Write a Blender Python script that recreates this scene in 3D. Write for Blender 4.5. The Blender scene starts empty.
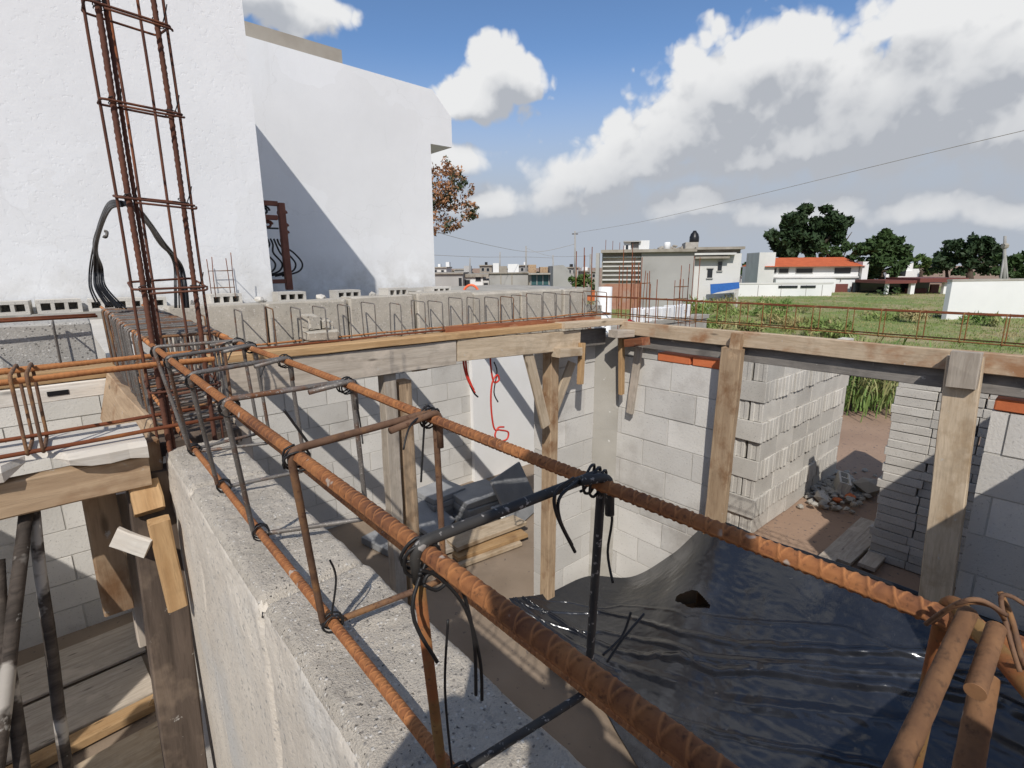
import bpy, math, random
import numpy as np
from mathutils import Vector, Matrix, noise
random.seed(7); rng = np.random.default_rng(7)
SC = bpy.context.scene; COL = SC.collection
CZ = 2.6                                             # eye height above the ground
# ---------------------------------------------------------------- camera
FOC, PIT, ROLL, YAW = 518.6, 0.22212, -0.0084, 0.71201
cp, sp = math.cos(PIT), math.sin(PIT)
FW = Vector((math.sin(YAW)*cp, math.cos(YAW)*cp, -sp))
R0 = Vector((math.cos(YAW), -math.sin(YAW), 0)); U0 = R0.cross(FW)
CR = R0*math.cos(ROLL) + U0*math.sin(ROLL); CU = U0*math.cos(ROLL) - R0*math.sin(ROLL)
FH = Vector((math.sin(YAW), math.cos(YAW), 0))
cam = bpy.data.objects.new('camera', bpy.data.cameras.new('camera')); COL.objects.link(cam)
m = Matrix.Identity(4)
for i in range(3): m[i][0], m[i][1], m[i][2] = CR[i], CU[i], -FW[i]
m[2][3] = CZ; cam.matrix_world = m
cam.data.sensor_width = 36; cam.data.lens = FOC/1024*36; cam.data.clip_start = .01; cam.data.clip_end = 3000
SC.camera = cam
def ray(x, y): return FW + CR*((x-512)/FOC) + CU*((384-y)/FOC)
def hit(x, y, ax, v):                                # point where a sight line meets the plane x, y or z = v
    r = ray(x, y); i = 'xyz'.index(ax); o = (0, 0, CZ)
    return Vector(o) + r*((v-o[i])/r[i])
def far(x, y, D):                                    # point at horizontal distance D along the view
    r = ray(x, y); return Vector((0, 0, CZ)) + r*(D/r.dot(FH))
# ---------------------------------------------------------------- mesh helpers
def top_loc(o):
    while o.parent: o = o.parent
    return o.location.copy()
def link(name, verts, faces, mat, parent=None, smooth=False, loc=None, mats=None, mi=None):
    me = bpy.data.meshes.new(name)
    off = top_loc(parent) if parent else Vector(loc if loc is not None else (0, 0, 0))
    vs = np.asarray(verts, dtype=float) - np.array(off)
    me.from_pydata(vs.tolist(), [], faces); me.update()
    for mm in (mats or [mat]): me.materials.append(mm)
    if mi is not None: me.polygons.foreach_set('material_index', mi)
    if smooth: me.polygons.foreach_set('use_smooth', [True]*len(me.polygons))
    o = bpy.data.objects.new(name, me); COL.objects.link(o)
    if parent: o.parent = parent
    else: o.location = off
    return o
def tag(o, label=None, cat=None, group=None, kind=None):
    if label: o['label'] = label
    if cat: o['category'] = cat
    if group: o['group'] = group
    if kind: o['kind'] = kind
    return o
def root(name, loc, label, cat, group=None):
    o = bpy.data.objects.new(name, None); COL.objects.link(o); o.location = loc; o.empty_display_size = .1
    return tag(o, label, cat, group)
class MB:
    def __init__(s): s.V = []; s.F = []
    def add(s, v, f):
        n = len(s.V); s.V += [tuple(p) for p in v]; s.F += [tuple(i+n for i in q) for q in f]
    def box(s, a, b, jit=0):
        (x0, y0, z0), (x1, y1, z1) = a, b
        v = [(x, y, z) for z in (z0, z1) for x, y in ((x0, y0), (x1, y0), (x1, y1), (x0, y1))]
        if jit: v = [tuple(c+random.uniform(-jit, jit) for c in p) for p in v]
        s.add(v, [(3, 2, 1, 0), (4, 5, 6, 7), (0, 1, 5, 4), (1, 2, 6, 5), (2, 3, 7, 6), (3, 0, 4, 7)])
    def cbox(s, a, b, c=.004, axis=2, jit=0, M=None):
        # box whose edges along one axis are chamfered
        a = list(a); b = list(b); i, j = [k for k in range(3) if k != axis]
        q = []
        x0, x1, y0, y1 = a[i], b[i], a[j], b[j]
        ring = [(x0+c, y0), (x1-c, y0), (x1, y0+c), (x1, y1-c), (x1-c, y1), (x0+c, y1), (x0, y1-c), (x0, y0+c)]
        L = [(a[axis], c*.7), (a[axis]+c, 0), (b[axis]-c, 0), (b[axis], c*.7)]
        for (h, ins) in L:
            for (x, y) in ring:
                x = x + (ins if x < (x0+x1)/2 else -ins); y = y + (ins if y < (y0+y1)/2 else -ins)
                p = [0, 0, 0]; p[i], p[j], p[axis] = x, y, h
                if jit: p = [t+random.uniform(-jit, jit) for t in p]
                q.append(tuple(M @ Vector(p)) if M else tuple(p))
        f = [tuple(range(7, -1, -1)), tuple(range(24, 32))]
        for k in range(3):
            for r in range(8): f.append((k*8+r, k*8+(r+1) % 8, k*8+8+(r+1) % 8, k*8+8+r))
        s.add(q, f)
    def tube(s, pts, r, seg=8, closed=False, rfun=None):
        P = [Vector(p) for p in pts]; n = len(P); rings = []
        up = None
        for i in range(n):
            if closed: t = (P[(i+1) % n]-P[i-1])
            else: t = P[min(i+1, n-1)]-P[max(i-1, 0)]
            if t.length < 1e-9: t = Vector((0, 0, 1))
            t.normalize()
            if up is None:
                up = t.cross(Vector((0.3, 0.2, 1)));
                if up.length < .05: up = t.cross(Vector((1, 0, 0)))
            up = (up - t*up.dot(t)); up.normalize(); bi = t.cross(up)
            rr = r[i] if isinstance(r, (list, tuple)) else r
            ring = []
            for k in range(seg):
                a = 2*math.pi*k/seg; q = rr*(rfun(i, a) if rfun else 1)
                ring.append(P[i] + up*(math.cos(a)*q) + bi*(math.sin(a)*q))
            rings.append(ring)
        v = [p for ring in rings for p in ring]; f = []
        for i in range(n if closed else n-1):
            j = (i+1) % n
            for k in range(seg): f.append((i*seg+k, i*seg+(k+1) % seg, j*seg+(k+1) % seg, j*seg+k))
        if not closed: f.append(tuple(range(seg-1, -1, -1))); f.append(tuple((n-1)*seg+k for k in range(seg)))
        s.add(v, f)
    def build(s, name, mat, parent=None, smooth=False, loc=None):
        return link(name, s.V, s.F, mat, parent, smooth, loc)
def spline(pts, n=8):
    P = [Vector(p) for p in pts]; out = []
    for i in range(len(P)-1):
        p0 = P[max(i-1, 0)]; p1 = P[i]; p2 = P[i+1]; p3 = P[min(i+2, len(P)-1)]
        for k in range(n):
            t = k/n; out.append(.5*((2*p1)+(p2-p0)*t+(2*p0-5*p1+4*p2-p3)*t*t+(3*p1-p0-3*p2+p3)*t**3))
    out.append(P[-1]); return out
def rebar(mb, pts, r, hi=False, pitch=.0095, h=.135, step=.0007, seg=28):
    # deformed bar: two crossing families of helical ridges and two lengthwise ribs
    P = [Vector(p) for p in pts]; d = [0]
    for a, b in zip(P, P[1:]): d.append(d[-1]+(b-a).length)
    n = max(2, int(d[-1]/step)) if hi else len(P)
    if not hi: mb.tube(P, r, 8); return
    Q = []; j = 0
    for i in range(n+1):
        s = d[-1]*i/n
        while j < len(d)-2 and d[j+1] < s: j += 1
        t = (s-d[j])/max(1e-9, d[j+1]-d[j]); Q.append(P[j].lerp(P[j+1], t))
    st = d[-1]/n
    def rf(i, a):
        s = i*st/pitch; a0 = a/(2*math.pi)
        def rd(x): x = abs((x % 1)-.5)*2; return max(0, (x-.76)/.24)
        v = max(rd(s+a0), rd(s-a0)); l = abs(math.cos(a+.6)); v = max(v, max(0, (l-.965)/.035))
        return .93+h*min(1, v*1.5)+.02*noise.noise(Q[i]*90+Vector((a, 0, 0)))
    mb.tube(Q, r, seg, rfun=rf)
def orient(p0, p1, up):
    p0, p1 = Vector(p0), Vector(p1); x = (p1-p0); L = x.length; x.normalize(); u = Vector(up)
    z = u - x*u.dot(x)
    if z.length < 1e-4: z = Vector((1, 0, 0)) - x*x.x
    z.normalize(); y = z.cross(x); M = Matrix.Identity(4); c = (p0+p1)/2
    for i in range(3): M[i][0], M[i][1], M[i][2], M[i][3] = x[i], y[i], z[i], c[i]
    return M, L
def timber(name, p0, p1, b, h, mat, up=(0, 0, 1), parent=None, label=None, cat='plank', group=None, jit=.0012, c=.003, broken=0, seed=None):
    # sawn board from p0 to p1: h measured along up, b across; local X follows the grain
    M, L = orient(p0, p1, up); n = max(3, int(L/.12)); V = []; F = []
    ph = random.uniform(0, 50)
    for i in range(n+1):
        x = -L/2+L*i/n
        wy = .004*noise.noise(Vector((x*2, ph, 0)))*min(1, L); wz = .004*noise.noise(Vector((x*2, ph, 9)))*min(1, L)
        for (y, z) in ((-b/2+c, -h/2), (b/2-c, -h/2), (b/2, -h/2+c), (b/2, h/2-c), (b/2-c, h/2), (-b/2+c, h/2), (-b/2, h/2-c), (-b/2, -h/2+c)):
            q = x
            if broken and i in (0, n): q = x + random.uniform(-broken, broken)
            V.append((q+random.uniform(-jit, jit)*(i in (0, n)), y+wy+random.uniform(-jit, jit), z+wz+random.uniform(-jit, jit)))
    for i in range(n):
        for k in range(8): F.append((i*8+k, i*8+(k+1) % 8, i*8+8+(k+1) % 8, i*8+8+k))
    F.append(tuple(range(7, -1, -1))); F.append(tuple(n*8+k for k in range(8)))
    F = [tuple(reversed(f)) for f in F]
    me = bpy.data.meshes.new(name); me.from_pydata(V, [], F); me.update(); me.materials.append(mat)
    o = bpy.data.objects.new(name, me); COL.objects.link(o)
    if parent: o.parent = parent; o.matrix_local = Matrix.Translation(-top_loc(parent)) @ M
    else:
        o.matrix_world = M
        tag(o, label, cat, group)
    return o
# ---------------------------------------------------------------- materials
def newmat(name):
    m = bpy.data.materials.new(name); m.use_nodes = True; nt = m.node_tree; nt.nodes.clear()
    out = nt.nodes.new('ShaderNodeOutputMaterial'); b = nt.nodes.new('ShaderNodeBsdfPrincipled')
    nt.links.new(b.outputs[0], out.inputs[0]); return m, nt, b
def nd(nt, typ, **kw):
    n = nt.nodes.new('ShaderNode'+typ)
    for k, v in kw.items():
        if k.startswith('_'): setattr(n, k[1:], v)
        else:
            s = n.inputs[int(k[1:])] if k[0] == 'i' and k[1:].isdigit() else n.inputs[k.replace('__', ' ')]
            if hasattr(v, 'is_output'): nt.links.new(v, s)
            else: s.default_value = v
    return n
def c4(c): return (c[0], c[1], c[2], 1)
def coords(nt, scale=(1, 1, 1), rnd=True):
    tc = nd(nt, 'TexCoord'); mp = nd(nt, 'Mapping', Vector=tc.outputs['Object'], Scale=scale)
    if rnd:
        oi = nd(nt, 'ObjectInfo'); v = nd(nt, 'VectorMath', _operation='SCALE', i0=(13, 7, 5), Scale=oi.outputs['Random'])
        nt.links.new(v.outputs[0], mp.inputs['Location'])
    return mp.outputs[0]
def mix(nt, f, a, b, mode='MIX'):
    n = nt.nodes.new('ShaderNodeMix'); n.data_type = 'RGBA'; n.blend_type = mode
    for s, v in ((n.inputs[0], f), (n.inputs[6], a), (n.inputs[7], b)):
        if hasattr(v, 'is_output'): nt.links.new(v, s)
        else: s.default_value = c4(v) if isinstance(v, tuple) and len(v) == 3 else v
    return n.outputs[2]
def ramp(nt, f, p0, p1, a=0, b=1):
    n = nd(nt, 'MapRange', Value=f); n.inputs[1].default_value = p0; n.inputs[2].default_value = p1
    n.inputs[3].default_value = a; n.inputs[4].default_value = b; return n.outputs[0]
def noi(nt, v, scale, detail=4, rough=.55, dist=0):
    return nd(nt, 'TexNoise', Vector=v, Scale=scale, Detail=detail, Roughness=rough, Distortion=dist).outputs[0]
def bump(nt, b, h, strength, dist):
    n = nd(nt, 'Bump', Height=h, Strength=strength, Distance=dist)
    nt.links.new(n.outputs[0], b.inputs['Normal'])
def mat_gen(name, c1, c2, scale=6, c3=None, s3=1.5, p3=(.55, .7), spk=None, spkscale=150, spkp=(.6, .7), rough=.85, bs=.4, bscale=60, bdist=.003, metal=0, spec=.3, vary=.12):
    m, nt, b = newmat(name); v = coords(nt)
    col = mix(nt, ramp(nt, noi(nt, v, scale), .3, .7), c1, c2)
    if c3: col = mix(nt, ramp(nt, noi(nt, v, s3, 6, .65), *p3), col, c3)
    if spk: col = mix(nt, ramp(nt, noi(nt, v, spkscale, 2), *spkp), col, spk)
    if vary:
        oi = nd(nt, 'ObjectInfo'); h = nd(nt, 'HueSaturation', Color=col, Value=ramp(nt, oi.outputs['Random'], 0, 1, 1-vary, 1+vary)); col = h.outputs[0]
    nt.links.new(col, b.inputs['Base Color']); b.inputs['Roughness'].default_value = rough
    b.inputs['Metallic'].default_value = metal; b.inputs['Specular IOR Level'].default_value = spec
    if bs: bump(nt, b, noi(nt, v, bscale, 6, .65), bs, bdist)
    return m
def mat_wood(name, light, dark, stain=None, rough=.8, sp=(.52, .68), g=1.0):
    m, nt, b = newmat(name); v = coords(nt, (1.2, 14*g, 14*g))
    n1 = noi(nt, v, 3.2, 6, .6, .6); col = mix(nt, ramp(nt, n1, .32, .7), dark, light)
    n2 = noi(nt, v, 14, 3, .6); col = mix(nt, ramp(nt, n2, .52, .8, 0, .45), col, tuple(x*.45 for x in dark))
    v2 = coords(nt, (2.2, 3, 3))
    if stain: col = mix(nt, ramp(nt, noi(nt, v2, 2.4, 5, .6), *sp), col, stain)
    kn = nd(nt, 'TexVoronoi', Vector=coords(nt, (2.4, 9, 9)), Scale=1.6); col = mix(nt, ramp(nt, kn.outputs[0], .05, .13, .75, 0), col, tuple(x*.3 for x in dark))
    sv = coords(nt); col = mix(nt, ramp(nt, noi(nt, sv, 26, 4, .7), .66, .72, 0, .7), col, (.46, .44, .40)); col = mix(nt, ramp(nt, noi(nt, sv, 5, 5, .7), .55, .75, 0, .55), col, tuple(x*.55 for x in dark))
    oi = nd(nt, 'ObjectInfo'); h = nd(nt, 'HueSaturation', Color=col, Value=ramp(nt, oi.outputs['Random'], 0, 1, .85, 1.15)); col = h.outputs[0]
    nt.links.new(col, b.inputs['Base Color']); b.inputs['Roughness'].default_value = rough; b.inputs['Specular IOR Level'].default_value = .25
    bump(nt, b, n1, .5, .004); return m
def islands(m, lo, hi):
    nt = m.node_tree; b = next(n for n in nt.nodes if n.type == 'BSDF_PRINCIPLED'); lk = b.inputs['Base Color'].links[0]; src = lk.from_socket
    ge = nd(nt, 'NewGeometry'); h = nd(nt, 'HueSaturation', Color=src, Value=ramp(nt, ge.outputs['Random Per Island'], 0, 1, lo, hi)); nt.links.new(h.outputs[0], b.inputs['Base Color']); return m
def mat_plain(name, c, rough=.6, metal=0, spec=.4):
    return mat_gen(name, tuple(x*.88 for x in c), tuple(min(1, x*1.1) for x in c), scale=9, rough=rough, bs=.15, metal=metal, spec=spec, vary=.06)
def mat_leaf(name, c1, c2, c3=None, s3=.8):
    m, nt, b = newmat(name); v = coords(nt)
    col = mix(nt, ramp(nt, noi(nt, v, 1.3, 4, .7), .35, .65), c1, c2)
    if c3: col = mix(nt, ramp(nt, noi(nt, v, s3, 3, .6), .53, .58), col, c3)
    nt.links.new(col, b.inputs['Base Color']); b.inputs['Roughness'].default_value = .6; b.inputs['Specular IOR Level'].default_value = .2
    return m
def mat_aggregate(name, base, dark, white, rough=.95, sc=170, bd=.004, bs=.6, pit=0):
    # coarse concrete: fine grit, scattered pale and dark stones, open pits
    m, nt, b = newmat(name); v = coords(nt)
    w = nd(nt, 'TexVoronoi', Vector=v, Scale=sc); n = noi(nt, v, 11, 6, .62); g = noi(nt, v, sc*1.6, 4, .7)
    col = mix(nt, ramp(nt, n, .32, .68), tuple(x*.80 for x in base), tuple(min(1, x*1.10) for x in base))
    col = mix(nt, ramp(nt, g, .34, .66, .42, 0), col, tuple(x*.55 for x in base))
    sepn = nd(nt, 'SeparateColor', Color=w.outputs['Color']); inn = ramp(nt, w.outputs[0], .30, .55, 1, 0)
    f1 = nd(nt, 'Math', _operation='MULTIPLY', i0=ramp(nt, sepn.outputs[0], .86, .93), i1=inn); f2 = nd(nt, 'Math', _operation='MULTIPLY', i0=ramp(nt, sepn.outputs[1], .84, .95), i1=inn)
    col = mix(nt, f1.outputs[0], col, white); col = mix(nt, f2.outputs[0], col, dark)
    h = nd(nt, 'Math', _operation='MULTIPLY_ADD', i0=f1.outputs[0], i1=.25, i2=g)
    if pit:
        pn = noi(nt, v, pit, 3, .6); pf = ramp(nt, pn, .64, .71); col = mix(nt, pf, col, tuple(x*.45 for x in dark))
        h = nd(nt, 'Math', _operation='MULTIPLY_ADD', i0=pf, i1=-1.2, i2=h.outputs[0])
    nt.links.new(col, b.inputs['Base Color']); b.inputs['Roughness'].default_value = rough; b.inputs['Specular IOR Level'].default_value = .15
    bump(nt, b, h.outputs[0], bs, bd); return m
class M: pass
def mat_rust(name, hi, mid, lo, dark):
    # ribbed bar: rolled ridges rubbed bright, hollows coloured darker
    m, nt, b = newmat(name); v = coords(nt); ge = nd(nt, 'NewGeometry')
    col = mix(nt, ramp(nt, noi(nt, v, 45, 5, .65), .34, .66), mid, hi)
    col = mix(nt, ramp(nt, noi(nt, v, 11, 5, .65), .50, .66), col, lo)
    col = mix(nt, ramp(nt, noi(nt, v, 300, 3, .6), .55, .72, 0, .75), col, dark)
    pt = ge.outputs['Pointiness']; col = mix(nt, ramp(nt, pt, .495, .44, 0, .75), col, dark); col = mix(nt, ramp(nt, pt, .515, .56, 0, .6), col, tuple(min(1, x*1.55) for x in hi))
    sp_ = noi(nt, v, 70, 2, .5); col = mix(nt, ramp(nt, sp_, .70, .74, 0, .8), col, (.40, .36, .31))
    oi = nd(nt, 'ObjectInfo'); col = nd(nt, 'HueSaturation', Color=col, Value=ramp(nt, oi.outputs['Random'], 0, 1, .88, 1.12)).outputs[0]
    nt.links.new(col, b.inputs['Base Color']); b.inputs['Roughness'].default_value = .85; b.inputs['Specular IOR Level'].default_value = .3
    bump(nt, b, noi(nt, v, 700, 4, .6), .45, .0004); return m
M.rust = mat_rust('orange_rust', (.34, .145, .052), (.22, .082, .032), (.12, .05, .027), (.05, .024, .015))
M.rustdeep = mat_gen('dark_rust', (.20, .06, .022), (.11, .035, .018), 30, c3=(.30, .11, .03), s3=8, rough=.85, bs=.4, bscale=400, bdist=.0005)
M.rustmaroon = mat_gen('maroon_rust', (.13, .052, .03), (.075, .032, .022), 22, c3=(.24, .08, .03), s3=7, rough=.85, bs=.4, bscale=300, bdist=.0005)
M.rod = mat_gen('grey_wire_rod', (.20, .185, .17), (.13, .115, .10), 30, c3=(.17, .075, .035), s3=14, p3=(.54, .66), spk=(.36, .34, .31), spkscale=420, rough=.55, bs=.3, bscale=500, bdist=.0004, metal=.35)
M.rodrust = mat_gen('brown_wire_rod', (.19, .11, .068), (.11, .06, .036), 60, c3=(.27, .14, .06), s3=25, p3=(.5, .64), spk=(.10, .05, .03), spkscale=300, rough=.8, bs=.4, bscale=500, bdist=.0005, metal=.1)
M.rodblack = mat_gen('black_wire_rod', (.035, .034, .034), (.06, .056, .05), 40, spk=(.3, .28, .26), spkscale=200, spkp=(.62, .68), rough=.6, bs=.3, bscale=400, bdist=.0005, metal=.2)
M.rodyellow = mat_gen('yellow_rust_rod', (.27, .155, .055), (.17, .09, .03), 60, c3=(.24, .085, .03), s3=22, p3=(.48, .62), spk=(.13, .06, .03), spkscale=300, rough=.85, bs=.4, bscale=500, bdist=.0005)
M.rodscale = mat_rust('scaly_rod', (.20, .105, .05), (.10, .05, .027), (.045, .03, .022), (.028, .018, .013))
M.wire = mat_plain('annealed_wire', (.022, .021, .021), .5, .3)
M.cable = mat_plain('black_cable', (.018, .019, .022), .4)
M.redcable = mat_plain('red_hose', (.62, .05, .03), .4)
M.wpale = mat_wood('pale_timber', (.55, .445, .32), (.41, .32, .22), (.33, .24, .15))
M.wgrey = mat_wood('grey_timber', (.50, .435, .355), (.35, .295, .235), (.54, .46, .375))
M.wpine = mat_wood('orange_pine', (.52, .345, .18), (.39, .235, .11), (.30, .18, .09), sp=(.6, .75))
M.wbrown = mat_wood('brown_timber', (.46, .335, .215), (.32, .22, .135), (.22, .12, .06))
M.wmix = mat_wood('stained_plank', (.50, .40, .285), (.38, .285, .19), (.29, .155, .08), sp=(.49, .66))
M.wwhite = mat_wood('chalky_plank', (.70, .66, .59), (.55, .50, .43), (.62, .56, .48))
M.wdark = mat_wood('dark_timber', (.12, .09, .07), (.06, .045, .035), (.20, .15, .11))
M.wold = mat_wood('weathered_pole', (.10, .08, .065), (.028, .022, .018), (.36, .33, .29), sp=(.58, .63))
M.wred = mat_wood('red_stained_timber', (.33, .13, .06), (.20, .07, .035), (.40, .28, .18))
M.nearblk = mat_aggregate('rough_block', (.66, .595, .50), (.30, .27, .235), (.80, .76, .69), sc=300, bd=.004, bs=1.0, pit=300)
M.plaster = mat_gen('grey_cement_face', (.66, .60, .51), (.53, .475, .40), 5, c3=(.54, .52, .48), s3=3, p3=(.5, .7), spk=(.30, .285, .26), spkscale=140, spkp=(.60, .72), rough=.95, bs=.8, bscale=120, bdist=.003, vary=0)
M.blk = mat_gen('pale_block', (.56, .53, .475), (.47, .44, .39), 5, spk=(.26, .25, .23), spkscale=110, spkp=(.6, .72), rough=.95, bs=.5, bscale=130, bdist=.004, vary=.14)
M.lime = mat_gen('whitish_block', (.66, .635, .59), (.56, .535, .49), 2.5, c3=(.43, .40, .36), s3=1.7, p3=(.56, .74), spk=(.42, .40, .37), spkscale=90, spkp=(.62, .74), rough=.95, bs=.55, bscale=70, bdist=.005, vary=.03)
islands(M.lime, .84, 1.08); islands(M.blk, .9, 1.06)
M.white2 = mat_gen('limewash', (.78, .77, .75), (.72, .71, .68), 2, c3=(.58, .55, .50), s3=1.2, p3=(.62, .8), rough=.9, bs=.3, bscale=40, bdist=.004, vary=0)
M.mortar = mat_gen('mortar', (.50, .48, .44), (.42, .40, .36), 8, rough=.95, bs=.5, bscale=90, bdist=.004, vary=.04)
M.parapet = mat_aggregate('beige_block', (.50, .455, .38), (.30, .275, .23), (.56, .52, .46), sc=120, bd=.003, bs=.5)
M.pop = mat_aggregate('popcorn_block', (.46, .44, .40), (.16, .15, .14), (.60, .58, .54), sc=120, bd=.004, bs=.7, pit=95)
M.conc = mat_gen('cast_concrete', (.40, .375, .33), (.31, .29, .25), 3, c3=(.47, .45, .41), s3=4, spk=(.6, .58, .54), spkscale=25, spkp=(.70, .74), rough=.9, bs=.4, bscale=60, bdist=.004, vary=.04)
M.conc2 = mat_gen('stained_concrete', (.36, .33, .28), (.25, .22, .18), 1.6, c3=(.17, .15, .12), s3=.8, rough=.9, bs=.4, bscale=20, bdist=.01, vary=0)
M.brickpale = mat_gen('weathered_brick', (.40, .22, .15), (.34, .17, .115), 3, c3=(.36, .30, .25), s3=.8, rough=.9)
M.brick = mat_gen('red_brick', (.58, .17, .065), (.48, .13, .05), 12, rough=.9, bs=.4, bscale=90, bdist=.003)
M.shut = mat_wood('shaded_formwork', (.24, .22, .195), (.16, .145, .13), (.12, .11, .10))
def white_wall(name, rough_s):
    m, nt, b = newmat(name); v = coords(nt, rnd=False)
    col = mix(nt, ramp(nt, noi(nt, v, .9, 6, .65), .38, .66), (.79, .795, .795), (.73, .735, .735))
    p = nd(nt, 'TexVoronoi', Vector=nd(nt, 'VectorMath', _operation='ADD', i0=v, i1=nd(nt, 'TexNoise', Vector=v, Scale=1.5, Detail=4).outputs[1]).outputs[0], Scale=.9)
    col = mix(nt, ramp(nt, nd(nt, 'SeparateColor', Color=p.outputs['Color']).outputs[0], .6, .8, 0, .22), col, (.66, .655, .64))
    vs = nd(nt, 'Mapping', Vector=nd(nt, 'TexCoord').outputs['Object'], Scale=(3.2, 3.2, .35))
    col = mix(nt, ramp(nt, noi(nt, vs.outputs[0], 1.8, 6, .7), .58, .82, 0, .28), col, (.55, .545, .52))
    zz = nd(nt, 'SeparateXYZ', Vector=nd(nt, 'TexCoord').outputs['Object']).outputs[2]
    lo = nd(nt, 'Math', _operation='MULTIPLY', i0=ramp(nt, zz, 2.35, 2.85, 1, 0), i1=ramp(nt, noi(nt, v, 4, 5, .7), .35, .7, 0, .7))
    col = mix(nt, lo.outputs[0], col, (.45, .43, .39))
    ck = nd(nt, 'TexVoronoi', Vector=nd(nt, 'VectorMath', _operation='ADD', i0=v, i1=nd(nt, 'VectorMath', _operation='SCALE', i0=nd(nt, 'TexNoise', Vector=v, Scale=3, Detail=5).outputs[1], Scale=.5).outputs[0]).outputs[0], Scale=.55); ck.feature = 'DISTANCE_TO_EDGE'
    col = mix(nt, ramp(nt, ck.outputs[0], .0, .004, .16, 0), col, (.46, .45, .43))
    nt.links.new(col, b.inputs['Base Color']); b.inputs['Roughness'].default_value = .85; b.inputs['Specular IOR Level'].default_value = .2
    n = nd(nt, 'Math', _operation='ADD', i0=noi(nt, v, 12, 5, .65), i1=ramp(nt, noi(nt, v, 34, 3, .5), .60, .66, 0, -1.0))
    bump(nt, b, n.outputs[0], rough_s, .012); return m
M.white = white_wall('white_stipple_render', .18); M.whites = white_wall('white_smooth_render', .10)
M.dirt = mat_gen('reddish_dirt', (.36, .245, .17), (.27, .18, .125), .9, c3=(.38, .26, .18), s3=.35, spk=(.16, .12, .10), spkscale=22, spkp=(.62, .72), rough=.95, bs=.5, bscale=16, bdist=.02, vary=0)
M.floor = mat_gen('dusty_cement_floor', (.29, .225, .165), (.21, .16, .115), 2.2, c3=(.18, .14, .105), s3=1.3, p3=(.56, .75), spk=(.15, .12, .10), spkscale=24, spkp=(.68, .74), rough=.9, bs=.35, bscale=30, bdist=.008, vary=0)
M.grass = mat_gen('field_turf', (.15, .205, .06), (.22, .25, .085), .35, c3=(.33, .28, .15), s3=.22, p3=(.46, .58), rough=.95, bs=.5, bscale=6, bdist=.1, vary=0)
M.blade = mat_leaf('grass_blade', (.15, .225, .06), (.24, .28, .09), (.36, .31, .15))
M.reed = mat_leaf('reed_leaf', (.11, .19, .045), (.19, .27, .08), (.28, .28, .12))
M.pine = mat_leaf('dark_needles', (.022, .042, .018), (.035, .06, .022))
M.leafd = mat_leaf('dark_leaf', (.03, .055, .018), (.05, .085, .026))
M.leafm = mat_leaf('mid_leaf', (.055, .10, .025), (.09, .13, .035))
M.leafo = mat_leaf('rusty_leaf', (.40, .20, .10), (.30, .15, .075), (.055, .075, .035), 2.2)
M.bark = mat_gen('bark', (.10, .075, .055), (.06, .045, .034), 9, rough=.95, bs=.6, bscale=30, bdist=.02)
M.pvc = mat_plain('white_pvc', (.78, .78, .76), .4)
M.foam = mat_gen('white_foam', (.80, .80, .79), (.72, .72, .71), 5, rough=.9, bs=.3, bscale=60)
M.slate = mat_gen('slate_paver', (.31, .315, .32), (.24, .245, .25), 5, spk=(.22, .22, .22), spkscale=120, rough=.85, bs=.4, bscale=120, bdist=.003, vary=.12)
M.house = mat_gen('grey_render', (.40, .39, .37), (.33, .32, .30), .5, c3=(.27, .26, .24), s3=.25, rough=.9, bs=.2, bscale=8)
M.housew = mat_gen('pale_render', (.62, .61, .58), (.52, .51, .48), .5, c3=(.42, .40, .37), s3=.3, rough=.9, bs=.2, bscale=8)
M.hwhite = mat_gen('white_house_paint', (.76, .76, .74), (.68, .68, .66), .4, rough=.9, bs=.15, bscale=8, vary=.04)
M.glass = mat_plain('dark_glass', (.02, .025, .03), .08, 0, .6)
M.rooft = mat_gen('red_roof_tile', (.50, .12, .045), (.40, .09, .035), 2, rough=.9, bs=.5, bscale=12, bdist=.05)
M.maroon = mat_plain('maroon_paint', (.16, .05, .04), .6)
M.brownpaint = mat_gen('brown_railing_paint', (.22, .085, .055), (.16, .06, .04), 12, rough=.6, bs=.2)
M.blackp = mat_plain('black_plastic', (.012, .012, .013), .35)
M.bluetarp = mat_plain('blue_tarp', (.03, .13, .42), .5)
M.bluetin = mat_plain('blue_tin', (.22, .30, .40), .5)
M.teal = mat_plain('teal_glazing', (.05, .11, .11), .2)
M.redcloth = mat_plain('red_cloth', (.42, .02, .02), .9)
M.orangeplastic = mat_plain('orange_plastic', (.75, .14, .05), .45)
M.pole = mat_gen('concrete_pole', (.36, .35, .33), (.28, .27, .25), 2, rough=.9)
def tarp_mat():
    m, nt, b = newmat('black_polythene'); v = coords(nt, rnd=False)
    col = mix(nt, ramp(nt, noi(nt, v, 2.0, 6, .65), .52, .8), (.012, .0135, .018), (.042, .045, .052))
    col = mix(nt, ramp(nt, noi(nt, v, 28, 3, .6), .70, .76, 0, .25), col, (.16, .15, .14))
    nt.links.new(col, b.inputs['Base Color']); nt.links.new(ramp(nt, noi(nt, v, 3, 5, .6), .4, .7, .13, .27), b.inputs['Roughness'])
    b.inputs['Specular IOR Level'].default_value = .7; b.inputs['Coat Weight'].default_value = .25; b.inputs['Coat Roughness'].default_value = .22
    w = nd(nt, 'Mapping', Vector=nd(nt, 'TexCoord').outputs['Object'], Scale=(5, 1.6, 5))
    h = nd(nt, 'Math', _operation='ADD', i0=noi(nt, w.outputs[0], 3, 6, .62, .8), i1=noi(nt, v, 22, 5, .6))
    bump(nt, b, h.outputs[0], .14, .010); return m
M.tarp = tarp_mat()
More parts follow.
